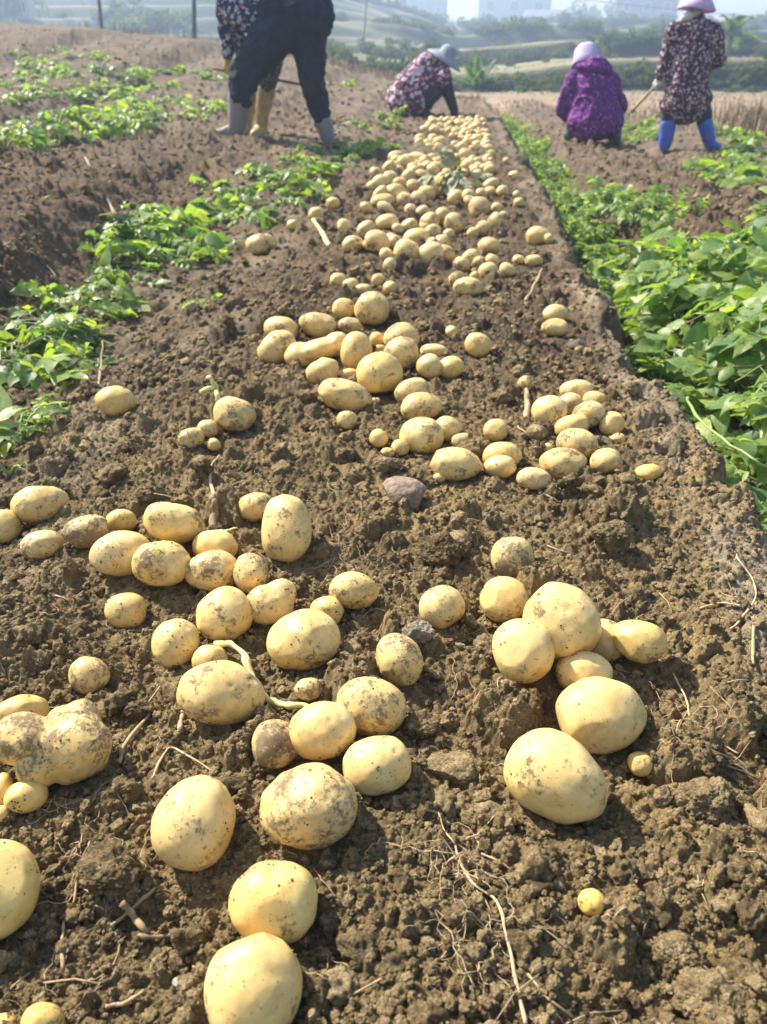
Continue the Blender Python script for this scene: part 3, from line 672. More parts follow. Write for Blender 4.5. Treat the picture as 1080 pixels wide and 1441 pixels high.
# ------------------------------------------------------------------ loose soil clods lying on the bed (instanced)
clod_col = bpy.data.collections.new("clod_shapes")
def crumbs(V, r_, n, r0, r1):
    D = r_.normal(size=(n, 3)); D /= np.linalg.norm(D, axis=1)[:, None]; g = np.zeros(len(V))
    for d in D: rr = r_.uniform(r0, r1); g = np.maximum(g, np.sqrt(np.maximum(rr * rr - (2 - 2 * (V @ d)), 0)))
    return g
def clod_mesh(seed, sub):
    V, F_ = ico(sub); r_ = np.random.default_rng(seed); off = r_.uniform(-40, 40, 3)
    s = np.array([1, r_.uniform(.7, 1), r_.uniform(.6, .85)])
    # a crumb aggregate: domes of smaller grains over a faceted core
    n = r_.normal(size=(7, 3)); n /= np.linalg.norm(n, axis=1)[:, None]; cut = np.min(np.where((V @ n.T) > .05, r_.uniform(.55, .92, 7)[None] / np.maximum(V @ n.T, .05), 9), 1)
    rad = np.minimum(1.0, cut); P = V * rad[:, None]
    g = np.zeros(len(V)); nn = r_.normal(size=(70, 3)); nn /= np.linalg.norm(nn, axis=1)[:, None]
    for d in nn:
        rr = r_.uniform(.08, .26); dd = 2 - 2 * (V @ d); g = np.maximum(g, np.sqrt(np.maximum(rr * rr - dd, 0)))
    g = g + .9 * crumbs(V, r_, 320, .035, .10)
    P = P * (0.80 + 0.42 * g + 0.24 * fbm3(V * 1.7 + off, seed, 4) + 0.05 * fbm3(V * 7 + off, seed + 3, 3))[:, None] * s
    return mesh_np('clod', P, F_, True)
for i in range(14):
    o = bpy.data.objects.new("clod_%02d" % i, clod_mesh(50 + i, 4)); o.data.materials.append(M_CLOD); clod_col.objects.link(o)
def scatter_clods():
    r_ = np.random.default_rng(77); P = []; Sz = []
    for (n, s0, s1, d0, d1, pw) in ((800, .012, .030, .30, 3.2, 1.6), (7500, .004, .012, .30, 2.4, 1.4), (6000, .007, .022, 2.0, 5, 1.2), (4000, .012, .03, 4.5, 10, 1.2), (900, .02, .04, 8, 15, 1.0), (420, .018, .042, 1.2, 4.5, 1.1), (26000, .0022, .006, .3, 1.9, 1.35)):
        D = d0 + (d1 - d0) * r_.random(n) ** pw; hw = .60 * D + .45; x = -math.tan(_ps) * D + r_.uniform(-1, 1, n) * hw
        s = s0 + (s1 - s0) * r_.random(n) ** 2.2; P.append(np.stack([x, D], 1)); Sz.append(s)
    P = np.concatenate(P); Sz = np.concatenate(Sz)
    crust = (P[:, 0] > .42) & (P[:, 0] < .75); keep = ~(crust & (Sz > .018)); keep &= ~((P[:, 1] > 15))
    nearb = BX[:len(NEAR)]
    for (x, y, z, r) in nearb: keep &= np.hypot(P[:, 0] - x, P[:, 1] - y) > (r * 1.02 + Sz * .7)
    for (x, y, z, r) in nearb:   # nothing tall right in front of a tuber
        keep &= ~((np.abs(P[:, 0] - x * (P[:, 1] / max(y, .1))) < r) & (P[:, 1] < y) & (P[:, 1] > y - 2.0 * r) & (Sz > .016))
    P, Sz = P[keep], Sz[keep]; z = H(P[:, 0], P[:, 1]) + Sz * r_.uniform(-.15, .45, len(Sz))
    # crumbs banked against each tuber, and crumbs of soil stuck to its skin
    EP, ES, EZ = [], [], []
    for i, (x, y, z_, r) in enumerate(nearb):
        if y > 3.2: continue
        n = int(26 + 500 * r); a = r_.uniform(0, 6.28, n); q = r * r_.uniform(.86, 1.22, n); s_ = .0018 + .0065 * r_.random(n) ** 2.5; ex, ey = x + np.cos(a) * q, y + np.sin(a) * q
        EP.append(np.stack([ex, ey], 1)); ES.append(s_); EZ.append(H(ex, ey) + s_ * .5)
        o = NEAROB[i]; d = o.color[0]; me_ = o.data; n = len(me_.vertices); co = np.empty(n * 3, np.float32); me_.vertices.foreach_get('co', co); co = co.reshape(-1, 3).astype(float)
        m_ = fbm3(co * 34 + i * 7.1, 77, 4) > .62 - .95 * d; idx = np.nonzero(m_)[0]
        if d < .07: continue
        if len(idx): idx = r_.choice(idx, min(len(idx), int(25 + 230 * d))); w3 = co[idx] * o.scale[0] + np.array([x, y, z_]); s_ = .0005 + .0017 * r_.random(len(idx)) ** 2.5; EP.append(w3[:, :2]); EZ.append(w3[:, 2]); ES.append(s_)
    P = np.concatenate([P] + EP); Sz = np.concatenate([Sz] + ES); z = np.concatenate([z] + EZ)
    me = mesh_np('soil_clods', np.column_stack([P, z]), [np.array([[0, 1, 2]])], False, {'scl': Sz, 'rot': np.column_stack([r_.uniform(-.6, .6, len(Sz)), r_.uniform(-.6, .6, len(Sz)), r_.uniform(0, 6.28, len(Sz))])})
    me.clear_geometry(); me.vertices.add(len(P)); me.vertices.foreach_set('co', np.column_stack([P, z]).astype(np.float32).ravel())
    a = me.attributes.get('scl') or me.attributes.new('scl', 'FLOAT', 'POINT'); a.data.foreach_set('value', Sz.astype(np.float32))
    a = me.attributes.get('rot') or me.attributes.new('rot', 'FLOAT_VECTOR', 'POINT'); a.data.foreach_set('vector', np.column_stack([r_.uniform(-.6, .6, len(Sz)), r_.uniform(-.6, .6, len(Sz)), r_.uniform(0, 6.28, len(Sz))]).astype(np.float32).ravel())
    a = me.attributes.new('idx', 'INT', 'POINT'); a.data.foreach_set('value', r_.integers(0, 14, len(Sz)).astype(np.int32))
    o = obj('soil_clods', me, M_CLOD); tag(o, "loose crumbs and clods of dry soil scattered over the bed", "soil clods", kind='stuff')
    g = bpy.data.node_groups.new('clod_scatter', 'GeometryNodeTree')
    g.interface.new_socket('Geometry', in_out='INPUT', socket_type='NodeSocketGeometry'); g.interface.new_socket('Geometry', in_out='OUTPUT', socket_type='NodeSocketGeometry')
    gi, go = g.nodes.new('NodeGroupInput'), g.nodes.new('NodeGroupOutput'); ip = g.nodes.new('GeometryNodeInstanceOnPoints'); ci = g.nodes.new('GeometryNodeCollectionInfo')
    ci.inputs['Collection'].default_value = clod_col; ci.inputs['Separate Children'].default_value = True; ci.inputs['Reset Children'].default_value = True
    def na(nm, ty):
        n_ = g.nodes.new('GeometryNodeInputNamedAttribute'); n_.data_type = ty; n_.inputs['Name'].default_value = nm; return n_.outputs[0]
    g.links.new(gi.outputs[0], ip.inputs['Points']); g.links.new(ci.outputs[0], ip.inputs['Instance']); ip.inputs['Pick Instance'].default_value = True
    g.links.new(na('idx', 'INT'), ip.inputs['Instance Index']); g.links.new(na('rot', 'FLOAT_VECTOR'), ip.inputs['Rotation']); g.links.new(na('scl', 'FLOAT'), ip.inputs['Scale'])
    g.links.new(ip.outputs[0], go.inputs[0]); md = o.modifiers.new('scatter', 'NODES'); md.node_group = g
scatter_clods()
# ------------------------------------------------------------------ green potato vines
def leaflet(L, W_, fold, curl, r_):
    """Ovate leaflet along +X, folded on its midrib, curling down at the tip."""
    t = np.array([0, .12, .32, .55, .78, 1.0]); wd = np.array([.05, .62, 1.0, .88, .5, .02]) * W_ / 2
    x = t * L; z = -curl * L * t ** 2 + r_.normal(0, .02 * L, 6); rows = []
    for i in range(6):
        wv = r_.normal(0, .06) * W_
        for s, f in ((-1, 1), (-.5, .6), (0, 0), (.5, .6), (1, 1)): rows.append((x[i] - abs(s) * .04 * L, s * wd[i], z[i] + f * fold * wd[i] + (wv if abs(s) == 1 else 0) - .10 * wd[i] * (1 if abs(s) == 1 else 0)))
    V = np.array(rows); i = np.arange(5)[:, None] * 5 + np.arange(4)[None]; i = i.ravel()
    return V, np.stack([i, i + 5, i + 6, i + 1], -1)
def frame(d, up=np.array([0, 0, 1.0])):
    d = d / np.linalg.norm(d); s = np.cross(up, d); n = np.linalg.norm(s); s = s / n if n > 1e-4 else np.array([0, 1.0, 0]); return np.stack([d, s, np.cross(d, s)], 1)
def vine_meshes(seed, spread=0.34, height=0.16, stems=6, dens=1.0, lsize=1.0):
    r_ = np.random.default_rng(seed); lf, st = MB(), MB()
    for k in range(stems):
        az = k * 2 * np.pi / stems + r_.uniform(-.5, .5); Ls = spread * r_.uniform(.6, 1.15); h = height * r_.uniform(.6, 1.25)
        tt = np.linspace(0, 1, 9); bend = r_.uniform(-.5, .5)
        P = np.stack([np.cos(az + bend * tt) * Ls * tt, np.sin(az + bend * tt) * Ls * tt, .01 + h * np.sin(np.pi * np.clip(tt * r_.uniform(.6, .85), 0, 1)) + r_.normal(0, .006, 9)], 1)
        st.tube(P, np.linspace(.0065, .003, 9), 5)
        nl = int(6 * dens)
        for j in range(nl):
            t = r_.uniform(.15, 1.0); i = min(int(t * 8), 7); p = P[i] * (1 - (t * 8 - i)) + P[i + 1] * (t * 8 - i)
            a2 = az + bend * t + r_.choice([-1, 1]) * r_.uniform(.4, 1.5); el = r_.uniform(-.25, .8)
            d = np.array([np.cos(a2) * np.cos(el), np.sin(a2) * np.cos(el), np.sin(el)]); Lp = r_.uniform(.09, .17) * lsize
            q = np.linspace(0, 1, 6); sag = r_.uniform(.15, .8)
            C = p + d * Lp * q[:, None]; C[:, 2] -= sag * Lp * q ** 2 * .8; C[:, 2] = np.maximum(C[:, 2], .012)
            st.tube(C, np.linspace(.0022, .0012, 6), 4, cap=False); roll = r_.normal(0, .5)
            for (u, sd) in ((.42, -1), (.42, 1), (.68, -1), (.68, 1), (.9, -1), (.9, 1), (1.0, 0)):
                i = min(int(u * 5), 4); c = C[i] * (1 - (u * 5 - i)) + C[i + 1] * (u * 5 - i); dd = C[i + 1] - C[i]; Fm = frame(dd)
                an = sd * r_.uniform(.9, 1.3); dl = Fm @ np.array([np.cos(an), np.sin(an), r_.uniform(-.35, .25)]); Fl = frame(dl)
                cr, sr = math.cos(roll + r_.normal(0, .25)), math.sin(roll + r_.normal(0, .25)); Fl = Fl @ np.array([[1, 0, 0], [0, cr, -sr], [0, sr, cr]])
                L_ = (.042 + .028 * (sd == 0) + .018 * u) * r_.uniform(.75, 1.3) * lsize; V, Q = leaflet(L_, L_ * r_.uniform(.58, .74), r_.uniform(.05, .5), r_.uniform(0, .55), r_)
                W2 = V @ Fl.T + c; W2[:, 2] = np.maximum(W2[:, 2], .004); lf.add(W2, Q=Q, a=np.clip(r_.beta(1.6, 2.2) + .1 * r_.normal(), 0, 1))
    return lf.mesh('leaves', True, 'tone'), st.mesh('stems', True)
M_WITHER = plain('withered_leaf', (.27, .28, .17), .8, .3, 60)
M_BROWNSTICK = plain('brown_stick', (.27, .19, .10), .85, .4, 90)
VINES = [vine_meshes(500 + i, .36 + .03 * (i % 3), .09 + .025 * (i % 4), 6 + i % 2, 1.0, 1.28) for i in range(6)]
BIGV = [vine_meshes(510 + i, .38, .06 + .025 * (i % 3), 5 + i % 2, .72, 1.65) for i in range(5)]
WILT = [vine_meshes(520 + i, .30 + .04 * (i % 3), .045 + .025 * (i % 3), 4 + i % 2, .7, 1.6) for i in range(5)]
BROAD = [vine_meshes(530, .12, .07, 2, .5, 2.0)]
SMALLV = [vine_meshes(540 + i, .16, .13, 4, .8, .9) for i in range(3)]
SCRAP = [vine_meshes(560 + i, .07, .04, 2, .55, .6) for i in range(2)]
_vn = [0]
def vine(x, y, label, group, kind='v', sc=1.0, rz=None, dz=-.01, tilt=(0, 0)):
    lst = {'v': VINES, 'w': WILT, 'g': BIGV, 'b': BROAD, 's': SMALLV, 'c': SCRAP}[kind]; lm, sm_ = lst[_vn[0] % len(lst)]; _vn[0] += 1
    r_ = random.Random(_vn[0] * 13)
    o = empty('potato_vine', (x, y, base(x, y)[0] + dz), r_.uniform(0, 6.28) if rz is None else rz)
    o.rotation_euler[0], o.rotation_euler[1] = tilt; o.scale = (sc * r_.uniform(.9, 1.12),) * 2 + (sc * r_.uniform(.85, 1.15),)
    tag(o, label, "potato vine", group); obj('leaves', lm, M_LEAF, o); obj('stems', sm_, M_STEM, o); return o
RF = "leafy green potato vine in the long pulled heap lying along the right furrow"
r_ = random.Random(5)
y = 1.42
while y < 13.5:
    step = .15 + .02 * y
    wmax = 1.55 if y < 3.6 else (1.15 if y < 6 else 1.05)
    if y < 1.7: wmax = 1.15
    x = .82 + r_.uniform(-.03, .05) + .006 * y
    while x < wmax:
        far_ = max(0, (x - .95)); vine(x, y + r_.uniform(-.08, .08), RF, "vines in the right furrow", 'g' if y < 4.2 else 'v', (.62 if x < .98 else .9) * r_.uniform(.85, 1.1) * (.86 if y < 4 else .8), dz=.0 + (.03 if x < .98 else .0), tilt=(r_.uniform(-.25, .25), r_.uniform(-.25, .25))); x += .22 + .02 * y + r_.uniform(-.05, .05)
    y += step
LEFT = [(22,478,.7),(70,462,.6),(112,412,.5),(150,385,.7),(190,345,.9),(205,312,.8),(170,318,.7),(232,340,.7),(262,300,.6),(100,448,.7),(130,405,.6),(40,500,.6),(12,492,.7),(205,285,.6),(338,300,.8),(325,262,.6),(300,350,.45),(398,240,.7),(355,262,.6),(420,262,.7),(432,228,.6),(392,278,.6),(470,212,.7),(502,198,.7),(520,178,.7),(540,163,.6),(485,228,.6),(525,205,.5),(330,322,.45),(262,330,.7)]
for (px, py, sc) in [(178,372,.5),(205,340,.55),(225,312,.55),(165,338,.5),(245,348,.42),(25,470,.4),(318,285,.36),(340,300,.36)]: p = hit(px, py, .05); vine(p[0], p[1], "bushy green vine standing up from the heap along the left furrow", "bushy vines in the left furrow", 'g', sc)
for (px, py, sc) in [q for k, q in enumerate(LEFT) if k % 5 != 3]: p = hit(px, py, .03); vine(p[0], p[1], "wilting green potato vine in the heap along the left furrow", "vines in the left furrow", 'w', sc * 1.0)
p = hit(10, 652, .03); vine(p[0], p[1], "broad bright green vine leaves at the left edge, above the potatoes", None, 'b', .62)
p = hit(28, 604, .02); vine(p[0], p[1], "small dark green sprig on the left slope, by the left edge", None, 's', .6)
p = hit(88, 578, .0); vine(p[0], p[1], "flattened leaf scrap on the left slope beside the clean yellow potato", None, 'c', .6)
p = hit(290, 432, .0); vine(p[0], p[1], "single tiny green shoot on the left shoulder of the bed", None, 'c', .7)
p = hit(435, 285, .0); vine(p[0], p[1], "small green tuft left of the far potato scatter", None, 'c', 1.5)
p = hit(112, 520, .0); vine(p[0], p[1], "loose leaf scrap below the left vine heap", None, 'c', .8)
p = hit(78, 190, .05); vine(p[0], p[1], "upright yellow-green vine on the left bank, catching the light", None, 's', 1.5)
p = hit(6, 205, .05); vine(p[0], p[1], "yellow-green vine cut by the left edge on the left bank", None, 's', 1.3)
for (px, py, sc) in [(140,140,.9),(152,165,1.),(165,180,.8),(148,122,.7),(172,128,.6)]: p = hit(px, py, .05); vine(p[0], p[1], "green vine in the small clump behind the left bank", "clump behind the left bank", 'v', sc)
FL = [(20,72),(45,78),(70,82),(95,80),(40,98),(65,102),(90,106),(115,102),(140,98),(165,102),(185,95),(205,98),(225,100),(250,97),(275,98),(298,104),(120,78),(25,108),(10,128),(35,130),(62,128),(90,130),(220,122),(262,158),(282,154),(300,152),(240,162),(150,88),(105,92),(55,90),(30,86),(235,108),(180,108),(80,70),(130,108),(195,86),(310,108),(480,118),(500,122),(520,130)]
for (px, py) in FL[::2] + FL[1::4]: p = hit(px, py, .03); vine(p[0], p[1], "distant green vine in the low rows across the left field", "vines across the left field", 'w', .62 * r_.uniform(.5, 1.3), dz=-.015)
for i in range(26):
    p = hit(r_.uniform(0, 300), r_.uniform(95, 205), .02); vine(p[0], p[1], "tiny green weed sprouting on the tilled soil of the left field", "weeds on the left field", 'c', r_.uniform(.7, 1.8), dz=0)
FR = [(1045,200),(892,186),(1050,240),(1030,222),(1072,252),(882,180),(1060,212),(908,192),(1075,225),(1030,185),(1065,195),(1015,240)]
for (px, py) in FR: p = hit(px, py, .03); vine(p[0], p[1], "low green vine on the soil around the blue boots", "vines round the blue boots", 'w', .95 * r_.uniform(.7, 1.1), dz=-.01)
p = hit(636, 262, .04); vine(p[0], p[1], "withered grey-green vine scrap lying across the far potato rows", None, 'c', 2.6).children[0].data = (lambda m: (m.materials.clear(), m.materials.append(M_WITHER), m)[2])(SCRAP[0][0].copy())
# thick bent stems lying over the right heap
def px_path(pts, lift, name, mat, radpx, label, cat, group=None, wob=0.0, sub=6, smooth_ground=False, parent=None):
    pts = np.array(pts, float); n = len(pts); tt = np.linspace(0, n - 1, (n - 1) * sub + 1); i = np.minimum(tt.astype(int), n - 2); f = (tt - i)[:, None]
    p0 = pts[np.maximum(i - 1, 0)]; p1 = pts[i]; p2 = pts[i + 1]; p3 = pts[np.minimum(i + 2, n - 1)]
    C = .5 * (2 * p1 + (p2 - p0) * f + (2 * p0 - 5 * p1 + 4 * p2 - p3) * f ** 2 + (3 * p1 - p0 - 3 * p2 + p3) * f ** 3)
    lf = np.interp(tt, np.arange(n), lift if not np.isscalar(lift) else np.full(n, lift)); W3 = []
    for (x, y), l in zip(C, lf):
        q = hit(x, y, l + (.012 if smooth_ground else .0))
        if not smooth_ground:
            for _ in range(5):
                e = float(H(q[0], q[1])[0]) + l; d = ray(x, y); t = (q - CAMP) @ FW; q = CAMP + d * (t + (q[2] - e) / -d[2] * .6)
        W3.append(q)
    W3 = np.array(W3)
    W3 = W3 + np.column_stack([fbm2(W3[:, 0] * 160, W3[:, 1] * 160 + k, 31 + k, 3) for k in range(3)]) * .0022 * min(3, (W3[0] - CAMP) @ FW)
    if len(W3) > 4:  # a stiff thing bridges the hollows
        for _ in range(1): W3[1:-1] = .25 * W3[:-2] + .5 * W3[1:-1] + .25 * W3[2:]
    t0 = (W3[0] - CAMP) @ FW; r0 = np.linspace(radpx[0], radpx[1], len(W3)) * t0 / FPX * (1 + .28 * fbm2(np.arange(len(W3)) * .7, np.full(len(W3), radpx[0] * 3.3), 5, 2))
    m = MB(); m.tube(W3, r0, 7); org = W3[len(W3) // 2].copy()
    o = obj(name, m.mesh(name, True, None, org), mat, parent); o.location = org
    if label: tag(o, label, cat, group)
    return o
px_path([(965,560),(985,590),(1010,612),(1050,640),(1085,660)], .12, 'vine_stem', M_STEM, (2.2, 1.6), "pale green stem bending over the right vine heap", "stem", smooth_ground=True)
px_path([(880,405),(920,398),(955,405),(988,425)], .10, 'vine_stem', M_STEM, (3.5, 2.5), "thin yellow-green stem arching over the middle of the right vine heap", "stem", smooth_ground=True)

# ------------------------------------------------------------------ stems, roots, straw, stones on the bed
px_path([(303,908),(325,906),(345,925),(352,950),(372,982),(402,992),(436,994)], [.012,.03,.035,.02,.015,.01,.012], 'stolon', M_SPROUT, (4.5, 5.0), "thick pale stolon looping from the small potato past the large oval scarred one", "stolon")
px_path([(300,700),(303,722),(298,745)], [.03,.02,.01], 'dry_stalk', M_BROWNSTICK, (5, 6), "stubby dry stalk standing behind the upper left heap", "stalk")
px_path([(288,752),(310,748),(334,745)], [.012,.014,.016], 'green_stolon', M_SPROUT, (3.5, 1.5), "short yellow-green stolon poking out behind the upper left heap", "stolon")
px_path([(303,700),(296,676),(300,655),(308,640)], .006, 'root', M_ROOT, (3.0, 1.0), "pale branching root rising from the stubby dry stalk", "root")
px_path([(303,700),(322,686),(345,676)], .006, 'root', M_ROOT, (2.2, .8), "side root running right from the stubby dry stalk", "root")
px_path([(306,575),(307,558),(303,546),(293,548),(284,552)], [.03,.06,.075,.07,.055], 'sprout', M_SPROUT, (3.2, 3.6), "curled pale sprout rising from a potato on the left slope", "sprout")
px_path([(304,546),(300,536),(292,530)], [.075,.09,.085], 'sprout_tip', M_SPROUT, (3.2, 2.6), "hooked yellow tip on top of the curled sprout", "sprout")
px_path([(742,548),(743,565),(741,588)], [.02,.012,.004], 'dry_stalk', M_STRAW, (3.4, 4.2), "dry split stalk under the small potato of the middle right group", "stalk")
px_path([(728,600),(745,612),(765,628),(782,640)], .006, 'root', M_STRAW, (1.5, 1.0), "curved straw root in front of the middle right group", "root")
px_path([(640,1190),(660,1236),(700,1268),(712,1310),(722,1362),(740,1441)], .006, 'root', M_ROOT, (1.8, 2.4), "long pale root running down to the bottom edge, lower centre right", "root")
px_path([(640,1190),(622,1160),(612,1130)], .006, 'root', M_ROOT, (1.4, .7), "fine root branch at the upper end of the long pale root", "root")
px_path([(655,1180),(680,1168),(694,1148)], .006, 'root', M_ROOT, (1.4, .7), "forked root branch right of the long pale root's upper end", "root")
px_path([(600,1196),(622,1198),(642,1200)], .006, 'root', M_ROOT, (.8, 1.2), "short root branch pointing left from the long pale root", "root")
px_path([(948,948),(965,980),(972,1010),(1000,1035),(1040,1060)], .006, 'root', M_ROOT, (1.5, 1.2), "thin pale root curving over the soil at right, past the outermost potato", "root")
px_path([(1035,780),(1062,820),(1060,850),(1032,885)], .008, 'root', M_ROOT, (1.0, 1.5), "curved pale root on the right bank near the photo's edge", "root")
px_path([(985,855),(1015,848),(1042,852)], .006, 'root', M_ROOT, (1.4, 1.6), "forked pale straw lying just left of the curved root on the right bank", "root")
px_path([(1060,868),(1062,900),(1058,935)], .006, 'straw', M_STRAW, (2.6, 1.8), "flat grey straw at the right edge under the curved root", "straw")
px_path([(186,1316),(225,1317),(268,1313)], .010, 'dry_stick', M_BROWNSTICK, (3.6, 2.6), "short dry brown stick lying level under the lone egg-shaped potato", "stick")
px_path([(174,1270),(190,1292),(208,1312)], [.03,.02,.008], 'dry_stick', M_BROWNSTICK, (5.0, 4.6), "thick broken stalk stump beside the level dry stick", "stick")
px_path([(158,1302),(185,1280),(218,1250)], .012, 'straw', M_STRAW, (2.8, 2.2), "flat straw crossing the thick broken stump", "straw")
px_path([(106,1272),(112,1225),(126,1185)], .01, 'straw', M_STRAW, (2.2, 1.4), "grey straw leaning up the soil left of the broken stump", "straw")
px_path([(88,1366),(88,1310),(92,1288)], .006, 'straw', M_STRAW, (3.0, 2.0), "short upright straw above the bright yellow potato at bottom left", "straw")
px_path([(150,1418),(175,1410),(203,1398)], .008, 'straw', M_STRAW, (3.4, 2.6), "pale straw near the bottom edge at left", "straw")
px_path([(168,1072),(178,1045),(212,1002)], .008, 'straw', M_STRAW, (4.2, 2.4), "weathered straw right of the huge knobbly potato", "straw")
px_path([(214,1098),(230,1065),(246,1052),(300,1085)], .006, 'root', M_ROOT, (2.2, 1.4), "looping root above the lone egg-shaped potato", "root")
px_path([(252,1030),(256,1012),(258,994)], .006, 'straw', M_STRAW, (4.2, 2.5), "split straw left of the large oval scarred potato", "straw")
px_path([(10,1130),(50,1105),(92,1090)], .008, 'root', M_ROOT, (1.4, 1.4), "fibrous root under the small yellow-green potato at left", "root")
px_path([(740,425),(750,405),(763,380)], [.006,.02,.04], 'straw', M_STRAW, (2.5, 2.0), "leaning straw near the right bank, below the pair of dull potatoes", "straw")
px_path([(440,310),(452,325),(464,346)], .012, 'pale_stem', M_SPROUT, (2.6, 3.2), "pale bent stem left of the far potato scatter", "stem")
px_path([(0,372),(40,355),(66,375),(84,398)], .01, 'dry_stalk', M_STRAW, (1.6, 1.4), "thin dry stalk lying on the dark side of the left bank", "stalk")
px_path([(120,222),(140,258),(155,285),(168,312)], [.16,.10,.05,.03], 'dry_stalk', M_STRAW, (1.5, 3.2), "tall brown dry stalk leaning over the left vine heap", "stalk")
px_path([(138,545),(142,515),(146,478)], [.0,.02,.05], 'dry_stalk', M_STRAW, (2.2, 1.4), "thin upright stub on the left slope above the clean yellow potato", "stalk")
def lump(px, py, wpx, hpx, label, cat, mat, seed, name='stone', flat=.7, rough=.16, ang=0, sink=.25):
    V, F_ = ico(6); r2 = np.random.default_rng(seed); q = hit(px, py, .03); t = (q - CAMP) @ FW; a = wpx / 2 * t / FPX; b = hpx / 2 * t / FPX
    n = r2.normal(size=(9, 3)); n /= np.linalg.norm(n, axis=1)[:, None]; cut = np.min(np.where((V @ n.T) > .05, r2.uniform(.68, .95, 9)[None] / np.maximum(V @ n.T, .05), 9), 1)
    gr = np.zeros(len(V)); dirs = r2.normal(size=(90, 3)); dirs /= np.linalg.norm(dirs, axis=1)[:, None]
    for d in dirs: rr = r2.uniform(.06, .22); gr = np.maximum(gr, np.sqrt(np.maximum(rr * rr - (2 - 2 * (V @ d)), 0)))
    if name == 'soil_clod': gr = gr + .9 * crumbs(V, r2, 500, .025, .075) + .10 * fbm3(V * 14, seed, 3)
    P = V * (np.minimum(1, cut) * (1 + rough * (fbm3(V * 2 + seed, seed, 4) + (3.4 if name == 'soil_clod' else 2.2) * gr) * .6) * (.86 if name == 'soil_clod' else 1))[:, None]; P *= np.array([a, max(b, a * .7), b * flat * 1.1])
    ca, sa = math.cos(R(ang)), math.sin(R(ang)); P = np.column_stack([P[:, 0] * ca - P[:, 1] * sa, P[:, 0] * sa + P[:, 1] * ca, P[:, 2]])
    z = float(H(q[0], q[1])[0]); me = mesh_np(name, P, F_, True); o = obj(name, me, mat); o.location = (q[0], q[1], z + P[:, 2].max() * (1 - 2 * sink)); tag(o, label, cat); return o
M_STONE = plain("reddish_stone", (0.25, 0.18, 0.135), .95, .5, 80, bump=.9, bdist=.006); M_GREY = plain("grey_lump", (0.22, 0.185, 0.135), .95, .5, 70, bump=.8, bdist=.005)
lump(569, 692, 72, 56, "flat reddish brown stone in front of the long oval potato", "stone", M_STONE, 3, flat=.75, rough=.05, ang=-25, sink=.08)
lump(618, 772, 74, 66, "big dark soil clod below the reddish stone, centre of the bed", "soil clod", M_CLOD, 5, 'soil_clod', .8, .25)
lump(588, 884, 54, 40, "grey stony lump right behind the upright dirty-crowned potato", "soil clod", M_GREY, 8, 'soil_clod', .8, .2)
lump(640, 1062, 92, 52, "broad flat-topped soil slab left of the biggest egg-shaped potato", "soil clod", M_CLOD, 12, 'soil_clod', .7, .10)
lump(185, 962, 50, 44, "rounded soil clod right of the lone small potato with the orange eye", "soil clod", M_CLOD, 14, 'soil_clod', .9, .25)
lump(862, 758, 64, 46, "wide soil clod between the right group and the right bank", "soil clod", M_CLOD, 16, 'soil_clod', .8, .25)
lump(1000, 1115, 88, 76, "large crumbly soil clod near the right edge below the thumb-sized potato", "soil clod", M_CLOD, 18, 'soil_clod', .85, .3)
lump(595, 1005, 58, 50, "soil clod right of the dirt-streaked potato", "soil clod", M_CLOD, 19, 'soil_clod', .85, .25)
lump(150, 1215, 100, 78, "root-matted soil clod left of the lone egg-shaped potato", "soil clod", M_CLOD, 22, 'soil_clod', .7, .25)
lump(1010, 1395, 110, 90, "large soil clod in the bottom right corner", "soil clod", M_CLOD, 24, 'soil_clod', .7, .3)
lump(960, 1330, 76, 62, "soil clod right of the tiny bright yellow tuber", "soil clod", M_CLOD, 26, 'soil_clod', .8, .3)
lump(242, 1352, 14, 16, "tiny pale pebble beside the big oval potato at the bottom", "pebble", plain("white_pebble", (.30, .29, .26), .6), 30, 'pebble', .9, .03)
lump(815, 470, 34, 22, "dark wood chip on the soil near the right bank", "wood chip", plain("dark_wood", (.12, .09, .07), .9, .4, 90), 33, 'wood_chip', .5, .10, 50)
for (px, py, s_, l) in [(890, 548, 34, "dull pinkish clod behind the middle right group"), (205, 690, 34, "grey clod behind the dirt-patched potato on the left heap"), (545, 652, 46, "dark clod at the left end of the centre row")]:
    lump(px, py, s_, s_ * .75, l, "soil clod", M_CLOD, int(px), 'soil_clod', .8, .22)
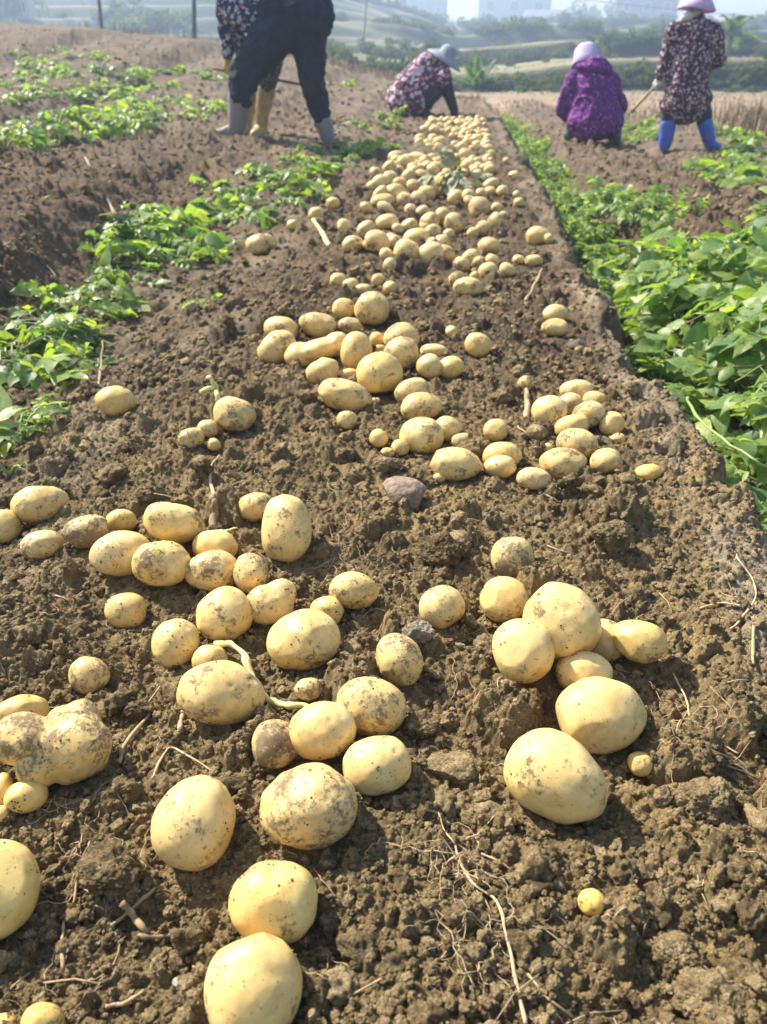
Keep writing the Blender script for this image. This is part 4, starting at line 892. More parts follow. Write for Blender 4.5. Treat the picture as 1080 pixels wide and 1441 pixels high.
def fibres():
    m = MB(); r2 = np.random.default_rng(99); spots = [(490,772,60,26),(150,1215,60,26),(660,1210,70,30),(100,1130,50,12),(960,1010,60,16),(560,860,30,6),(1040,1100,60,10),(350,650,60,8),(290,560,40,8),(740,580,40,8),(1060,860,40,10),(450,760,60,8),(660,1330,50,24)]
    def strand(x, y, L, rad, tone):
        n = int(7 + L * 60); a = r2.uniform(0, 6.28); P = []
        for i in range(n): P.append((x, y)); a += r2.normal(0, .55); x += math.cos(a) * L / n; y += math.sin(a) * L / n
        P = np.array(P); z = H(P[:, 0], P[:, 1]); z = np.maximum(z, np.convolve(np.pad(z, 2, 'edge'), np.ones(5) / 5, 'valid')) + rad + r2.uniform(0, .006) * np.sin(np.linspace(0, 3.1, n))
        m.tube(np.column_stack([P, z]), rad * np.linspace(1, .5, n), 4, cap=False)
    for (px, py, sp, n) in spots:
        for i in range(n): q = hit(px + r2.normal(0, sp * .45), py + r2.normal(0, sp * .35), .02); strand(q[0], q[1], r2.uniform(.03, .11), r2.uniform(.0003, .0007), 0)
    for i in range(420):
        D = .32 + 2.6 * r2.random() ** 1.5; strand(-math.tan(_ps) * D + r2.uniform(-1, 1) * (.52 * D + .3), D, r2.uniform(.02, .09), r2.uniform(.0003, .0008), 0)
    o = obj('root_fibres', m.mesh('root_fibres'), M_ROOT); tag(o, "hair-thin pale roots tangled over the dug soil", "root fibres", kind='stuff')
    m = MB()
    for i in range(170):
        D = .35 + 7 * r2.random() ** 1.6; x, y = -math.tan(_ps) * D + r2.uniform(-1, 1) * (.55 * D + .3), D; a = r2.uniform(0, 6.28); L = r2.uniform(.02, .07) * (1 + D * .12)
        P = np.array([[x, y], [x + math.cos(a) * L * .5, y + math.sin(a) * L * .5], [x + math.cos(a + .15) * L, y + math.sin(a + .15) * L]]); z = H(P[:, 0], P[:, 1]); z = np.linspace(max(z[0], z[1]), max(z[1], z[2]), 3) + .002
        m.tube(np.column_stack([P, z]), r2.uniform(.0005, .0014) * (1 + D * .1), 5)
    o = obj('straw_bits', m.mesh('straw_bits'), M_STRAW); tag(o, "short bits of dry straw strewn over the soil", "straw bits", kind='stuff')
fibres()
# leaf scrap on a potato
V, Q = leaflet(.016, .009, .2, .3, np.random.default_rng(3)); p = None
for q_, (pp, A_, a_, b_, c_) in zip(NEAR, POSE):
    if q_[0] == 228 and q_[1] == 793: p = BALLS[NEAR.index(q_)]
if p is not None:
    d = CAMP - np.array(p[:3]); d /= np.linalg.norm(d); lp = np.array(p[:3]) + p[3] * 1.03 * (d * .72 + np.array([-.22, 0, .62])); o = obj('leaf_scrap', mesh_np('leaf_scrap', np.vstack([V, V - [0, 0, .0012]]) , [Q, Q[:, ::-1] + len(V)], True, {'tone': np.full(2 * len(V), .5)}), M_LEAF); o.location = lp; o.rotation_euler = (-.5, .2, .6); tag(o, "small green leaf scrap stuck on a dirty potato", "leaf")
# ------------------------------------------------------------------ people
def capsule(p0, p1, r0, r1, n=14):
    p0, p1 = np.array(p0, float), np.array(p1, float); d = p1 - p0; L = np.linalg.norm(d); d = d / (L + 1e-9); Fm = frame(d, np.array([0.1, .2, .97]))
    rings = [(-math.cos(a) * r0, math.sin(a) * r0) for a in np.linspace(.12, 1.57, 6)] + [(L + math.sin(a) * r1, math.cos(a) * r1) for a in np.linspace(0, 1.45, 6)]
    an = np.linspace(0, 2 * np.pi, n, endpoint=False); V = []
    for (t, r) in rings: V.append(p0 + (Fm @ np.stack([np.full(n, t), np.cos(an) * r, np.sin(an) * r])).T)
    V.append((p0 - d * r0)[None]); V.append((p1 + d * r1)[None]); V = np.concatenate(V); m = len(rings); i = np.arange(m - 1)[:, None] * n; k = np.arange(n)[None]; k2 = (k + 1) % n
    Q = np.stack([i + k, i + k2, i + n + k2, i + n + k], -1).reshape(-1, 4); kk = np.arange(n); k3 = (kk + 1) % n
    return V, np.vstack([np.stack([k3, kk, np.full(n, m * n)], -1), np.stack([(m - 1) * n + kk, (m - 1) * n + k3, np.full(n, m * n + 1)], -1)]), Q
def ellipsoid(c, r, rot=None):
    V, F_ = ico(3); V = V * np.array(r)
    if rot is not None: V = V @ np.array(Euler(rot).to_matrix()).T
    return V + np.array(c), F_
def blob(name, prims, voxel, mat, parent, it=6, wrinkle=0.0):
    m = MB()
    for p in prims:
        if p[0] == 'c': V, T, Q = capsule(*p[1:]); m.add(V, T=T, Q=Q)
        else: V, T = ellipsoid(*p[1:]); m.add(V, T=T)
    tmp = bpy.data.objects.new('tmp', m.mesh('tmp')); COL.objects.link(tmp)
    rm = tmp.modifiers.new('r', 'REMESH'); rm.mode = 'VOXEL'; rm.voxel_size = voxel; rm.use_smooth_shade = True
    if it: sm_ = tmp.modifiers.new('s', 'SMOOTH'); sm_.factor = .5; sm_.iterations = it
    dg = bpy.context.evaluated_depsgraph_get(); ev = tmp.evaluated_get(dg); me = bpy.data.meshes.new_from_object(ev, depsgraph=dg)
    bpy.data.objects.remove(tmp)
    if wrinkle:
        n = len(me.vertices); co = np.empty(n * 3, np.float32); no = np.empty(n * 3, np.float32); me.vertices.foreach_get('co', co); me.vertices.foreach_get('normal', no)
        co = co.reshape(-1, 3).astype(float); no = no.reshape(-1, 3); q = co * np.array([9, 9, 15.0]); f3 = fbm3(q * .8, 5, 3); co += no * (wrinkle * (1.7 * (.42 - np.abs(f3)) + .6 * fbm3(q * .35, 9, 2)))[:, None]; me.vertices.foreach_set('co', co.astype(np.float32).ravel()); me.update()
    me.name = name; me.materials.clear(); me.polygons.foreach_set('use_smooth', np.ones(len(me.polygons), bool))
    o = obj(name, me, mat, parent)
    return o
def lathe(prof, seg=28):
    prof = np.array(prof, float); n = len(prof); an = np.linspace(0, 2 * np.pi, seg, endpoint=False)
    V = np.stack([prof[:, 0:1] * np.cos(an), prof[:, 0:1] * np.sin(an), np.repeat(prof[:, 1:2], seg, 1)], -1).reshape(-1, 3)
    i = np.arange(n - 1)[:, None] * seg; k = np.arange(seg)[None]; k2 = (k + 1) % seg
    return V, np.stack([i + k, i + k2, i + seg + k2, i + seg + k], -1).reshape(-1, 4)
def hat(name, c, axis, prof, mat, parent, squash=(1, 1), wav=0.0):
    V, Q = lathe(prof); V[:, 0] *= squash[0]; V[:, 1] *= squash[1]; a = np.arctan2(V[:, 1], V[:, 0]); rr = np.hypot(V[:, 0], V[:, 1]); V[:, 2] += wav * np.sin(a * 3 + 1) * (rr / rr.max()) ** 2
    Fm = np.array(Vector(axis).to_track_quat('Z', 'Y').to_matrix()); return obj(name, mesh_np(name, V @ Fm.T + np.array(c), Q), mat, parent)
def hand(wrist, d, n, curl=.6, side=1, r=.0088):
    """Palm, four fingers of different length with bent knuckles, thumb off the side. d: along the hand, n: out of the palm."""
    d = np.array(d, float) / np.linalg.norm(d); n = np.array(n, float); n = n - (n @ d) * d; n /= np.linalg.norm(n); s = np.cross(d, n) * side; w = np.array(wrist)
    P = [('c', w + d * .005, w + d * .03, .024, .026)]
    for k, L in enumerate((.062, .072, .068, .052)):
        b = w + d * (.082 - .004 * abs(k - 1.3)) + s * (.030 - .020 * k); P.append(('c', w + d * .025 + s * (.016 - .011 * k), b, .016, .0115)); dd = d
        for j, f in enumerate((.45, .32, .23)):
            a = curl * (.7 + .35 * j); dd = dd * math.cos(a) + n * math.sin(a); dd /= np.linalg.norm(dd); n2 = n; e = b + dd * L * f; P.append(('c', b, e, r * (1.08 - .1 * j), r * (1 - .1 * j))); b = e
            n = n - (n @ dd) * dd; n /= np.linalg.norm(n)
        n = n2 if False else np.cross(s * side, d) * 1.0; n = n / np.linalg.norm(n)
    t0 = w + d * .03 + s * .026; t1 = t0 + (d * .6 + s * .7 + n * .3) * .038; t2 = t1 + (d * .75 + s * .05 + n * .6) * .030
    P += [('c', t0, t1, .013, .0105), ('c', t1, t2, .0102, .0085)]
    return P
def head(c, fwd, up=(0, 0, 1), s=1.0):
    f = np.array(fwd, float); f /= np.linalg.norm(f); u = np.array(up, float); u = u - (u @ f) * f; u /= np.linalg.norm(u); l = np.cross(u, f); c = np.array(c)
    B = np.stack([f, l, u], 1); rot = Matrix(B.tolist()).to_euler(); e = lambda o, r: ('e', c + B @ np.array(o) * s, np.array(r) * s, rot)
    return [e((-.01, 0, .03), (.095, .075, .09)), e((.03, 0, -.045), (.065, .058, .065)), e((.098, 0, -.012), (.016, .013, .022)), e((.075, 0, -.052), (.022, .026, .009)), e((.062, 0, -.088), (.025, .028, .018)),
            e((.079, .030, .008), (.012, .015, .010)), e((.079, -.030, .008), (.012, .015, .010)), e((-.005, .077, -.01), (.018, .010, .03)), e((-.005, -.077, -.01), (.018, .010, .03))]
SKIN = plain("skin", (0.42, 0.25, 0.16), .55, .1, 30); HAIR = plain("dark_hair", (.02, .018, .016), .6, .3, 200)
def fn(l): return [np.array(p) for p in l]

def person_bent():
    D = 7.22; a = lambda x, y, dd=0: at(x, y, D + dd)
    hipR, kneeR, ankR = a(430, 34), a(441, 118, -.03), a(458, 190, 0); hipL, kneeL, ankL = a(396, 38, -.02), a(344, 104, -.06), a(335, 176, 0)
    pel, chest = a(422, 18), a(338, -34, .14); neck = a(312, -40, .18); hd = a(286, -36, .22)
    shN, elN, wrN = a(322, -18, .06), a(319, 40, .10), a(321, 84, .14); shF, elF, wrF = a(330, -25, .34), a(330, 30, .42), a(345, 90, .36)
    toeL = a(300, 191, -.04); toeR = a(468, 212, .14)
    gd = wrN - elN; gl = hand(wrN, gd + np.array([-.06, 0, 0]), (0.5, .8, -.1), .75, 1)
    body = blob('person', [('c', pel, chest, .12, .125), ('c', chest, neck, .06, .055), ('c', hipR, kneeR, .085, .058), ('c', kneeR, ankR, .055, .038), ('c', hipL, kneeL, .085, .058), ('c', kneeL, ankL, .055, .038),
        ('c', ankL, toeL, .035, .03), ('c', ankR, toeR, .035, .03), ('c', shN, elN, .045, .036), ('c', elN, wrN, .035, .026), ('c', shF, elF, .045, .036), ('c', elF, wrF, .035, .026), ('c', chest, shN, .07, .05), ('c', chest, shF, .07, .05)]
        + head(hd, (-.75, .1, -.65)), .013, SKIN, None, 4)
    tag(body, "person in black trousers and grey boots bending over on the left bank with a hoe", "person")
    TR = plain("black_trousers", (.020, .026, .044), .85, .3, 14, .2, .9, .02)
    blob('trousers', [('e', pel, (.285, .21, .205)), ('e', a(441, 22, -.05), (.165, .17, .20)), ('e', a(398, 14, -.04), (.20, .16, .17)), ('c', hipR, kneeR, .165, .102), ('c', kneeR, a(456, 174, 0), .102, .074),
        ('c', hipL, kneeL, .190, .120), ('c', kneeL, a(339, 140), .120, .100)], .017, TR, body, 6, .020)
    SH = floral("blue_floral_shirt", (.030, .036, .075), [((.42, .42, .50), 1.2, .36), ((.36, .16, .20), .9, .22), ((.55, .56, .62), 2.0, .28)], 16)
    blob('shirt', [('c', a(392, -6, .05), chest, .19, .185), ('c', a(345, 2, .1), chest, .15, .17), ('c', chest, shN, .12, .1), ('c', shN, elN, .10, .078), ('c', elN, a(322, 76, .13), .076, .050), ('c', chest, shF, .12, .1), ('c', shF, elF, .095, .075), ('c', elF, a(342, 80, .37), .07, .05), ('e', a(350, 18, .04), (.20, .14, .13))], .017, SH, body, 5, .010)
    YG = plain("yellow_rubber", (.50, .36, .09), .45, .15, 20); blob('glove', [('c', elN * .12 + wrN * .88, wrN, .042, .034)] + gl, .0065, YG, body, 2)
    gd2 = wrF - elF; blob('glove', [('c', elF * .12 + wrF * .88, wrF, .042, .034)] + hand(wrF, gd2, (-.5, .3, -.6), .75, -1), .0065, YG, body, 2)
    BT = muddy("grey_rubber", (.22, .20, .22))
    for (x0, y0, x1, y1, tx, ty, r0, dd, td) in ((338, 137, 334, 186, 297, 191, .104, 0, -.03), (456, 174, 463, 206, 468, 212, .080, 0, .16)):
        blob('boot', [('c', a(x0, y0, dd), a(x1, y1 - 8, dd), r0, r0 * .74), ('c', a(x1, y1, dd), a(tx, ty, td), .058, .046), ('c', a(x1, y1 + 2, dd), a(tx, ty + 2, td), .052, .044)], .014, BT, body, 3)
    ST = plain("straw_hat", (.55, .45, .27), .8, .25, 90); ax = a(288, -60, .22) - a(296, -18, .22)
    hat('hat', hd + np.array(ax) / np.linalg.norm(ax) * .03, ax, [(.001, .14), (.06, .135), (.09, .10), (.10, .02), (.15, -.01), (.215, -.05), (.21, -.056), (.145, -.018), (.097, .01), (.085, .092), (.001, .13)], ST, body, wav=.012)
    # hoe in the yellow glove
    mid = wrN + gd / np.linalg.norm(gd) * .085; h0, h1 = at(304, 111, D + .28), at(442, 136, D + .30); axis = h1 - h0; tpar = ((mid - h0) @ axis) / (axis @ axis); off = mid - (h0 + axis * tpar)
    h0, h1 = h0 + off * 1.0, h1 + off * 1.0
    hoe = empty('hoe', (h0 + h1) / 2); tag(hoe, "dark handled hoe gripped in the yellow glove of the bending person", "hoe"); org = (h0 + h1) / 2
    m = MB(); m.tube(np.linspace(h0, h1, 8), .011, 8); obj('handle', m.mesh('handle', True, None, org), plain("dark_handle", (.17, .125, .085), .8, .3, 60), hoe)
    m = MB(); dr = (h1 - h0) / np.linalg.norm(h1 - h0); m.tube(np.linspace(h1 - dr * .05, h1 + dr * .02, 4), .022, 8); m.box(h1 + np.array([0, 0, -.09]), (.10, .012, .11), None, taper=.7); obj('blade', m.mesh('blade', False, None, org), plain("worn_steel", (.12, .11, .10), .5, .3, 40), hoe)
    return body
def person_yellow():
    D = 7.72; a = lambda x, y, dd=0: at(x, y, D + dd)
    hipV, kneeV, ankV = a(392, 48), a(377, 112, -.04), a(367, 176); hipH, kneeH, ankH = a(372, 48, .1), a(352, 110, .1), a(346, 176, .12); ch, nk, hd = a(398, -78, .05), a(400, -112, .05), a(401, -138, .03)
    sh1, el1, w1 = a(424, -96, .05), a(432, -42, .02), a(420, 4, -.12); sh2, el2, w2 = a(376, -96, .1), a(372, -45, .1), a(390, 0, -.1)
    body = blob('person', [('c', a(384, 30, .05), ch, .13, .135), ('c', ch, nk, .06, .055), ('c', hipV, kneeV, .08, .055), ('c', kneeV, ankV, .052, .036), ('c', hipH, kneeH, .08, .055), ('c', kneeH, ankH, .052, .036), ('c', ankV, a(360, 190, -.1), .035, .03), ('c', ankH, a(338, 188, -.02), .035, .03),
        ('c', ch, sh1, .07, .05), ('c', ch, sh2, .07, .05), ('c', sh1, el1, .045, .036), ('c', el1, w1, .035, .025), ('c', sh2, el2, .045, .036), ('c', el2, w2, .035, .025)] + hand(w1, w1 - el1, (-.4, .4, -.2), .5, 1) + hand(w2, w2 - el2, (.4, .4, -.2), .5, -1) + head(hd, (-.3, -.9, -.15)), .012, SKIN, None, 3)
    tag(body, "person in yellow rubber boots, mostly hidden behind the bending person", "person")
    CM = floral("patterned_trousers", (.06, .07, .06), [((.16, .17, .13), 1.0, .32), ((.03, .035, .03), .8, .26), ((.34, .34, .30), 1.8, .16)], 20)
    blob('trousers', [('e', a(384, 36, .05), (.19, .15, .15)), ('c', hipV, kneeV, .115, .085), ('c', kneeV, a(374, 128), .085, .07), ('c', hipH, kneeH, .115, .085), ('c', kneeH, a(350, 128, .1), .085, .07)], .014, CM, body, 4, .008)
    JK = floral("dark_floral_jacket", (.05, .045, .08), [((.40, .36, .42), 1.0, .28), ((.30, .12, .16), .9, .2)], 18)
    blob('jacket', [('c', a(388, 22, .05), ch, .165, .17), ('c', ch, sh1, .12, .09), ('c', ch, sh2, .12, .09), ('c', sh1, el1, .08, .065), ('c', el1, w1, .06, .045), ('c', sh2, el2, .08, .065), ('c', el2, w2, .06, .045)], .016, JK, body, 4, .008)
    YB = muddy("yellow_boot_rubber", (.46, .33, .11))
    for (x0, y0, x1, y1, tx, ty, dd, td) in ((375, 126, 367, 184, 359, 190, 0, -.14), (351, 126, 346, 182, 338, 188, .11, -.02)):
        blob('boot', [('c', a(x0, y0, dd), a((x0 + x1) / 2 - 2, (y0 + y1) / 2 + 6, dd), .088, .066), ('c', a((x0 + x1) / 2 - 2, (y0 + y1) / 2 + 6, dd), a(x1, y1 - 4, dd), .066, .062), ('c', a(x1, y1, dd), a(tx, ty, td), .062, .05)], .013, YB, body, 3)
    hat('hat', hd + np.array([0, 0, .03]), (-.05, -.1, 1), [(.001, .15), (.07, .14), (.10, .10), (.105, .03), (.16, .0), (.20, -.03), (.195, -.036), (.10, .015), (.09, .09), (.001, .14)], plain("straw_hat_pale", (.55, .46, .30), .8, .2, 90), body)
    return body
def person_pile():
    D = 10.45; a = lambda x, y, dd=0: at(x, y, D + dd)
    hip, ch, nk, hd = a(580, 140), a(606, 98, .05), a(616, 88, .05), a(627, 82, .05); shR, elR, wrR = a(624, 106, -.12), a(633, 136, -.14), a(640, 158, -.12); shL, elL, wrL = a(622, 104, .2), a(632, 136, .26), a(640, 158, .16)
    kn1, kn2, an1, an2 = a(612, 132, -.15), a(612, 132, .25), a(590, 158, -.1), a(592, 158, .22)
    body = blob('person', [('c', hip, ch, .12, .12), ('c', ch, nk, .06, .05), ('c', hip, kn1, .08, .055), ('c', kn1, an1, .052, .036), ('c', hip, kn2, .08, .055), ('c', kn2, an2, .052, .036), ('c', an1, a(606, 163, -.1), .035, .03), ('c', an2, a(606, 163, .22), .035, .03),
        ('c', ch, shR, .07, .05), ('c', ch, shL, .07, .05), ('c', shR, elR, .045, .036), ('c', elR, wrR, .034, .025), ('c', shL, elL, .045, .036), ('c', elL, wrL, .034, .025)] + head(hd, (.8, -.05, -.6)), .013, SKIN, None, 3)
    tag(body, "crouching person in pink floral jacket and blue-grey hat at the potato heap", "person")
    JK = floral("pink_floral_jacket", (.10, .035, .075), [((.56, .44, .50), 1.2, .40), ((.42, .09, .20), .9, .26), ((.05, .05, .08), 1.1, .22), ((.62, .56, .60), 2.0, .27)], 13)
    blob('jacket', [('e', a(577, 140), (.285, .25, .225)), ('e', a(578, 147), (.275, .24, .125)), ('c', a(583, 127, .02), ch, .245, .20), ('c', ch, a(617, 84, .05), .17, .10), ('c', ch, shR, .15, .10), ('c', ch, shL, .15, .10), ('c', shR, a(629, 118, -.14), .095, .075), ('c', shL, elL, .095, .07)], .018, JK, body, 5, .012)
    DK = plain("dark_sleeve", (.022, .022, .034), .85, .3, 16, .2, .7, .012)
    blob('sleeve', [('c', a(627, 112, -.14), elR, .078, .064), ('c', elR, wrR, .062, .046)], .012, DK, body, 3, .006); blob('sleeve', [('c', a(629, 122, .25), elL, .074, .062), ('c', elL, wrL, .06, .044)], .012, DK, body, 3, .006)
    blob('trousers', [('c', hip, kn1, .11, .085), ('c', kn1, an1, .08, .06), ('c', hip, kn2, .11, .085), ('c', kn2, an2, .08, .06)], .016, plain("dark_trousers", (.03, .03, .04), .9, .3, 16), body, 3)
    GL = plain("dark_glove", (.03, .03, .035), .8, .2, 30)
    for w_, e_, sd in ((wrR, elR, 1), (wrL, elL, -1)): blob('glove', [('c', e_ * .15 + w_ * .85, w_, .036, .03)] + hand(w_, w_ - e_ + np.array([.02, -.03, 0]), (-.9, .1, -.2), .5, sd), .0065, GL, body, 2)
    for an, sd in ((an1, -.1), (an2, .22)): blob('boot', [('c', an + np.array([0, 0, .06]), an, .06, .055), ('c', an, a(608, 164, sd), .052, .042)], .013, plain("dark_boot", (.04, .045, .05), .5, .2, 20), body, 2)
    HT = plain("blue_grey_hat", (.27, .30, .35), .75, .2, 40, .2); ax = np.array([.50, -.05, .86])
    hat('hat', hd + ax * .02, ax, [(.001, .125), (.06, .12), (.10, .085), (.118, .02), (.18, -.005), (.255, -.045), (.25, -.052), (.17, -.014), (.108, .01), (.09, .075), (.001, .115)], HT, body, squash=(1.0, .9))
    return body
def person_purple():
    D = 8.62; a = lambda x, y, dd=0: at(x, y, D + dd)
    hip, ch, nk, hd = a(836, 166), a(832, 112, .10), a(829, 98, .14), a(826, 86, .18); shL, elL, wrL = a(809, 114, .08), a(794, 152, .12), a(803, 176, .30); shR, elR, wrR = a(858, 114, .12), a(872, 150, .28), a(858, 172, .46)
    knL, knR, anL, anR = a(806, 150, .34), a(864, 150, .34), a(806, 186, .18), a(866, 188, .02)
    body = blob('person', [('c', hip, ch, .12, .125), ('c', ch, nk, .06, .05), ('c', hip, knL, .08, .056), ('c', knL, anL, .052, .036), ('c', hip, knR, .08, .056), ('c', knR, anR, .052, .036), ('c', anL, a(799, 191, .30), .034, .03), ('c', anR, a(868, 202, .20), .034, .03),
        ('c', ch, shL, .07, .05), ('c', ch, shR, .07, .05), ('c', shL, elL, .044, .036), ('c', elL, wrL, .034, .025), ('c', shR, elR, .044, .036), ('c', elR, wrR, .034, .025)] + head(hd, (-.35, .8, -.5)), .013, SKIN, None, 3)
    tag(body, "crouching person in purple dotted hooded jacket and pale lavender hat", "person")
    JK = floral("purple_jacket", (.125, .026, .165), [((.46, .28, .52), 2.4, .22), ((.075, .010, .115), 1.0, .2)], 15, folds=.03)
    blob('jacket', [('e', a(838, 170), (.275, .25, .185)), ('e', a(836, 181, -.02), (.225, .22, .12)), ('c', a(836, 160, .02), a(834, 118, .08), .245, .20), ('c', ch, a(829, 98, .14), .17, .09), ('c', ch, shL, .15, .095), ('c', ch, shR, .15, .095), ('c', shL, elL, .098, .085), ('c', elL, a(799, 162, .2), .085, .06), ('c', shR, elR, .098, .08), ('c', elR, a(862, 165, .4), .08, .06), ('e', a(858, 166, .05), (.13, .2, .15))], .016, JK, body, 5, .016)
    blob('hood', [('e', a(838, 95, .0), (.165, .10, .062), (.25, .15, -.1)), ('e', a(845, 90, .02), (.13, .09, .06), (.2, .4, 0)), ('e', a(828, 93, .02), (.12, .09, .055))], .012, JK, body, 4, .008)
    TL = plain("dark_teal_boot", (.025, .055, .06), .5, .25, 20, .4)
    blob('boot', [('c', a(865, 172, .04), a(866, 196, .02), .072, .062), ('c', a(866, 200, .02), a(868, 202, .2), .055, .045)], .013, TL, body, 3)
    blob('boot', [('c', a(807, 168, .2), a(806, 184, .18), .066, .058), ('c', a(806, 187, .18), a(799, 191, .30), .052, .045)], .013, TL, body, 3)
    blob('trousers', [('c', hip, knL, .11, .08), ('c', knL, a(806, 176, .2), .078, .064), ('c', hip, knR, .11, .08), ('c', knR, a(866, 178, .05), .078, .066)], .015, plain("teal_trousers", (.02, .035, .045), .9, .3, 16), body, 3)
    GL = plain("pale_glove", (.45, .42, .38), .85, .2, 30)
    for w_, e_, sd in ((wrL, elL, -1), (wrR, elR, 1)): blob('glove', [('c', e_ * .15 + w_ * .85, w_, .036, .03)] + hand(w_, w_ - e_ + np.array([0, .05, -.04]), (0.2, .2, -.9), .5, sd), .0065, GL, body, 2)
    hat('hat', hd + np.array([-.01, 0, .03]), (-.16, .28, .94), [(.001, .125), (.06, .12), (.10, .085), (.122, .0), (.15, -.055), (.145, -.06), (.112, .0), (.09, .08), (.001, .115)], plain("lavender_white_hat", (.48, .40, .64), .75, .12, 40, .2), body, wav=.008)
    return body
def person_standing():
    D = 9.95; a = lambda x, y, dd=0: at(x, y, D + dd)
    pel, ch, nk, hd = a(966, 112), a(978, 48), a(981, 24), a(983, 2, .03); shL, elL, wrL = a(951, 44), a(938, 84, .02), a(928, 109, .03); shR, elR, wrR = a(1004, 46), a(1011, 84, .06), a(996, 96, .30)
    hipL, knL, anL = a(953, 122), a(942, 162, .02), a(937, 203); hipR, knR, anR = a(979, 122), a(990, 160, .02), a(999, 199)
    dl = np.array(wrL - elL); hl = hand(wrL, dl + np.array([-.05, 0, -.04]), (.75, .55, 0), .8, 1)
    body = blob('person', [('c', pel, ch, .135, .13), ('c', ch, nk, .065, .052), ('c', nk, hd, .05, .05), ('c', hipL, knL, .085, .058), ('c', knL, anL, .055, .038), ('c', hipR, knR, .085, .058), ('c', knR, anR, .055, .038), ('c', anL, a(935, 208, .16), .035, .03), ('c', anR, a(1010, 206, .08), .035, .03),
        ('c', ch, shL, .08, .055), ('c', ch, shR, .08, .055), ('c', shL, elL, .045, .037), ('c', elL, wrL, .036, .026), ('c', shR, elR, .045, .037), ('c', elR, wrR, .036, .026)] + head(hd, (-.25, .95, -.1)), .013, SKIN, None, 3)
    tag(body, "standing person in long maroon floral coat, lilac hat and bright blue boots", "person")
    CT = floral("maroon_floral_coat", (.058, .022, .042), [((.50, .38, .40), 1.6, .36), ((.030, .012, .024), 1.3, .22), ((.46, .35, .37), 2.3, .27)], 15)
    blob('coat', [('c', a(966, 142), a(966, 112), .245, .225), ('e', a(948, 147, .0), (.15, .17, .10)), ('e', a(985, 138, .0), (.14, .17, .10)), ('c', pel, a(978, 58), .225, .205), ('c', a(979, 52), a(981, 28), .19, .075), ('c', ch, shL, .16, .095), ('c', ch, shR, .16, .095), ('c', shL, elL, .098, .082), ('c', elL, a(931, 100, .03), .082, .064), ('c', shR, elR, .098, .085), ('c', elR, a(1000, 93, .24), .08, .06)], .017, CT, body, 4, .012)
    BR = plain("brown_cuff", (.09, .06, .05), .9, .3, 30); blob('cuff', [('c', a(932, 98, .03), wrL, .058, .042)], .010, BR, body, 2)
    GL = plain("cream_glove", (.55, .52, .44), .85, .2, 30); blob('glove', [('c', elL * .1 + wrL * .9, wrL, .038, .031)] + hl, .0065, GL, body, 2); blob('glove', [('c', elR * .1 + wrR * .9, wrR, .036, .03)] + hand(wrR, wrR - elR, (-.5, -.3, -.5), .5, -1), .0065, GL, body, 2)
    TR = plain("dark_teal_trousers", (.018, .035, .055), .9, .3, 16)
    blob('trousers', [('c', hipL, knL, .12, .092), ('c', knL, a(939, 180), .09, .075), ('c', hipR, knR, .12, .092), ('c', knR, a(993, 178), .09, .075)], .015, TR, body, 3, .006)
    BB = muddy("bright_blue_rubber", (.028, .115, .60), .4)
    blob('boot', [('c', a(940, 177), a(937, 200), .094, .080), ('c', a(936, 205), a(935, 208, .17), .066, .052)], .013, BB, body, 3); blob('boot', [('c', a(993, 175), a(998, 196), .088, .074), ('c', a(999, 203), a(1010, 207, .06), .062, .05)], .013, BB, body, 3)
    hat('hat', hd + np.array([0, 0, .01]), (.10, .02, 1), [(.001, .16), (.06, .155), (.10, .125), (.118, .03), (.16, -.02), (.205, -.085), (.20, -.09), (.15, -.03), (.108, .03), (.09, .115), (.001, .15)], plain("lilac_hat", (.55, .40, .62), .75, .12, 40, .2), body, wav=.008)
    blob('neck_scarf', [('c', a(970, 22, -.04), a(962, 26, -.03), .05, .035), ('c', a(980, 20, 0), a(970, 22, -.02), .062, .05)], .010, plain("pale_scarf", (.62, .60, .60), .85, .15, 30), body, 3)
    pm = wrL + (dl + np.array([-.05, 0, -.04])) / np.linalg.norm(dl) * .075 + np.array([.012, .02, 0]); e1 = at(891, 155, D + .10); dr = (pm - e1) / np.linalg.norm(pm - e1); e0 = pm + dr * .10
    t_ = empty('hand_tool', (e0 + e1) / 2); tag(t_, "short wooden tool handle held in the cream glove of the standing person", "hand tool"); org = (e0 + e1) / 2
    m = MB(); m.tube(np.linspace(e0, e1, 7), np.linspace(.016, .019, 7), 8); obj('handle', m.mesh('handle', True, None, org), plain("pale_wood", (.42, .30, .18), .7, .25, 60), t_)
    m = MB(); m.tube(np.linspace(e1 - (e1 - e0) * .02, e1 - dr * .03, 4), .024, 8); obj('ferrule', m.mesh('ferrule', True, None, org), plain("rusty_ferrule", (.20, .13, .08), .7, .3, 60), t_)
    return body
for f_ in (person_bent, person_yellow, person_pile, person_purple, person_standing): f_()

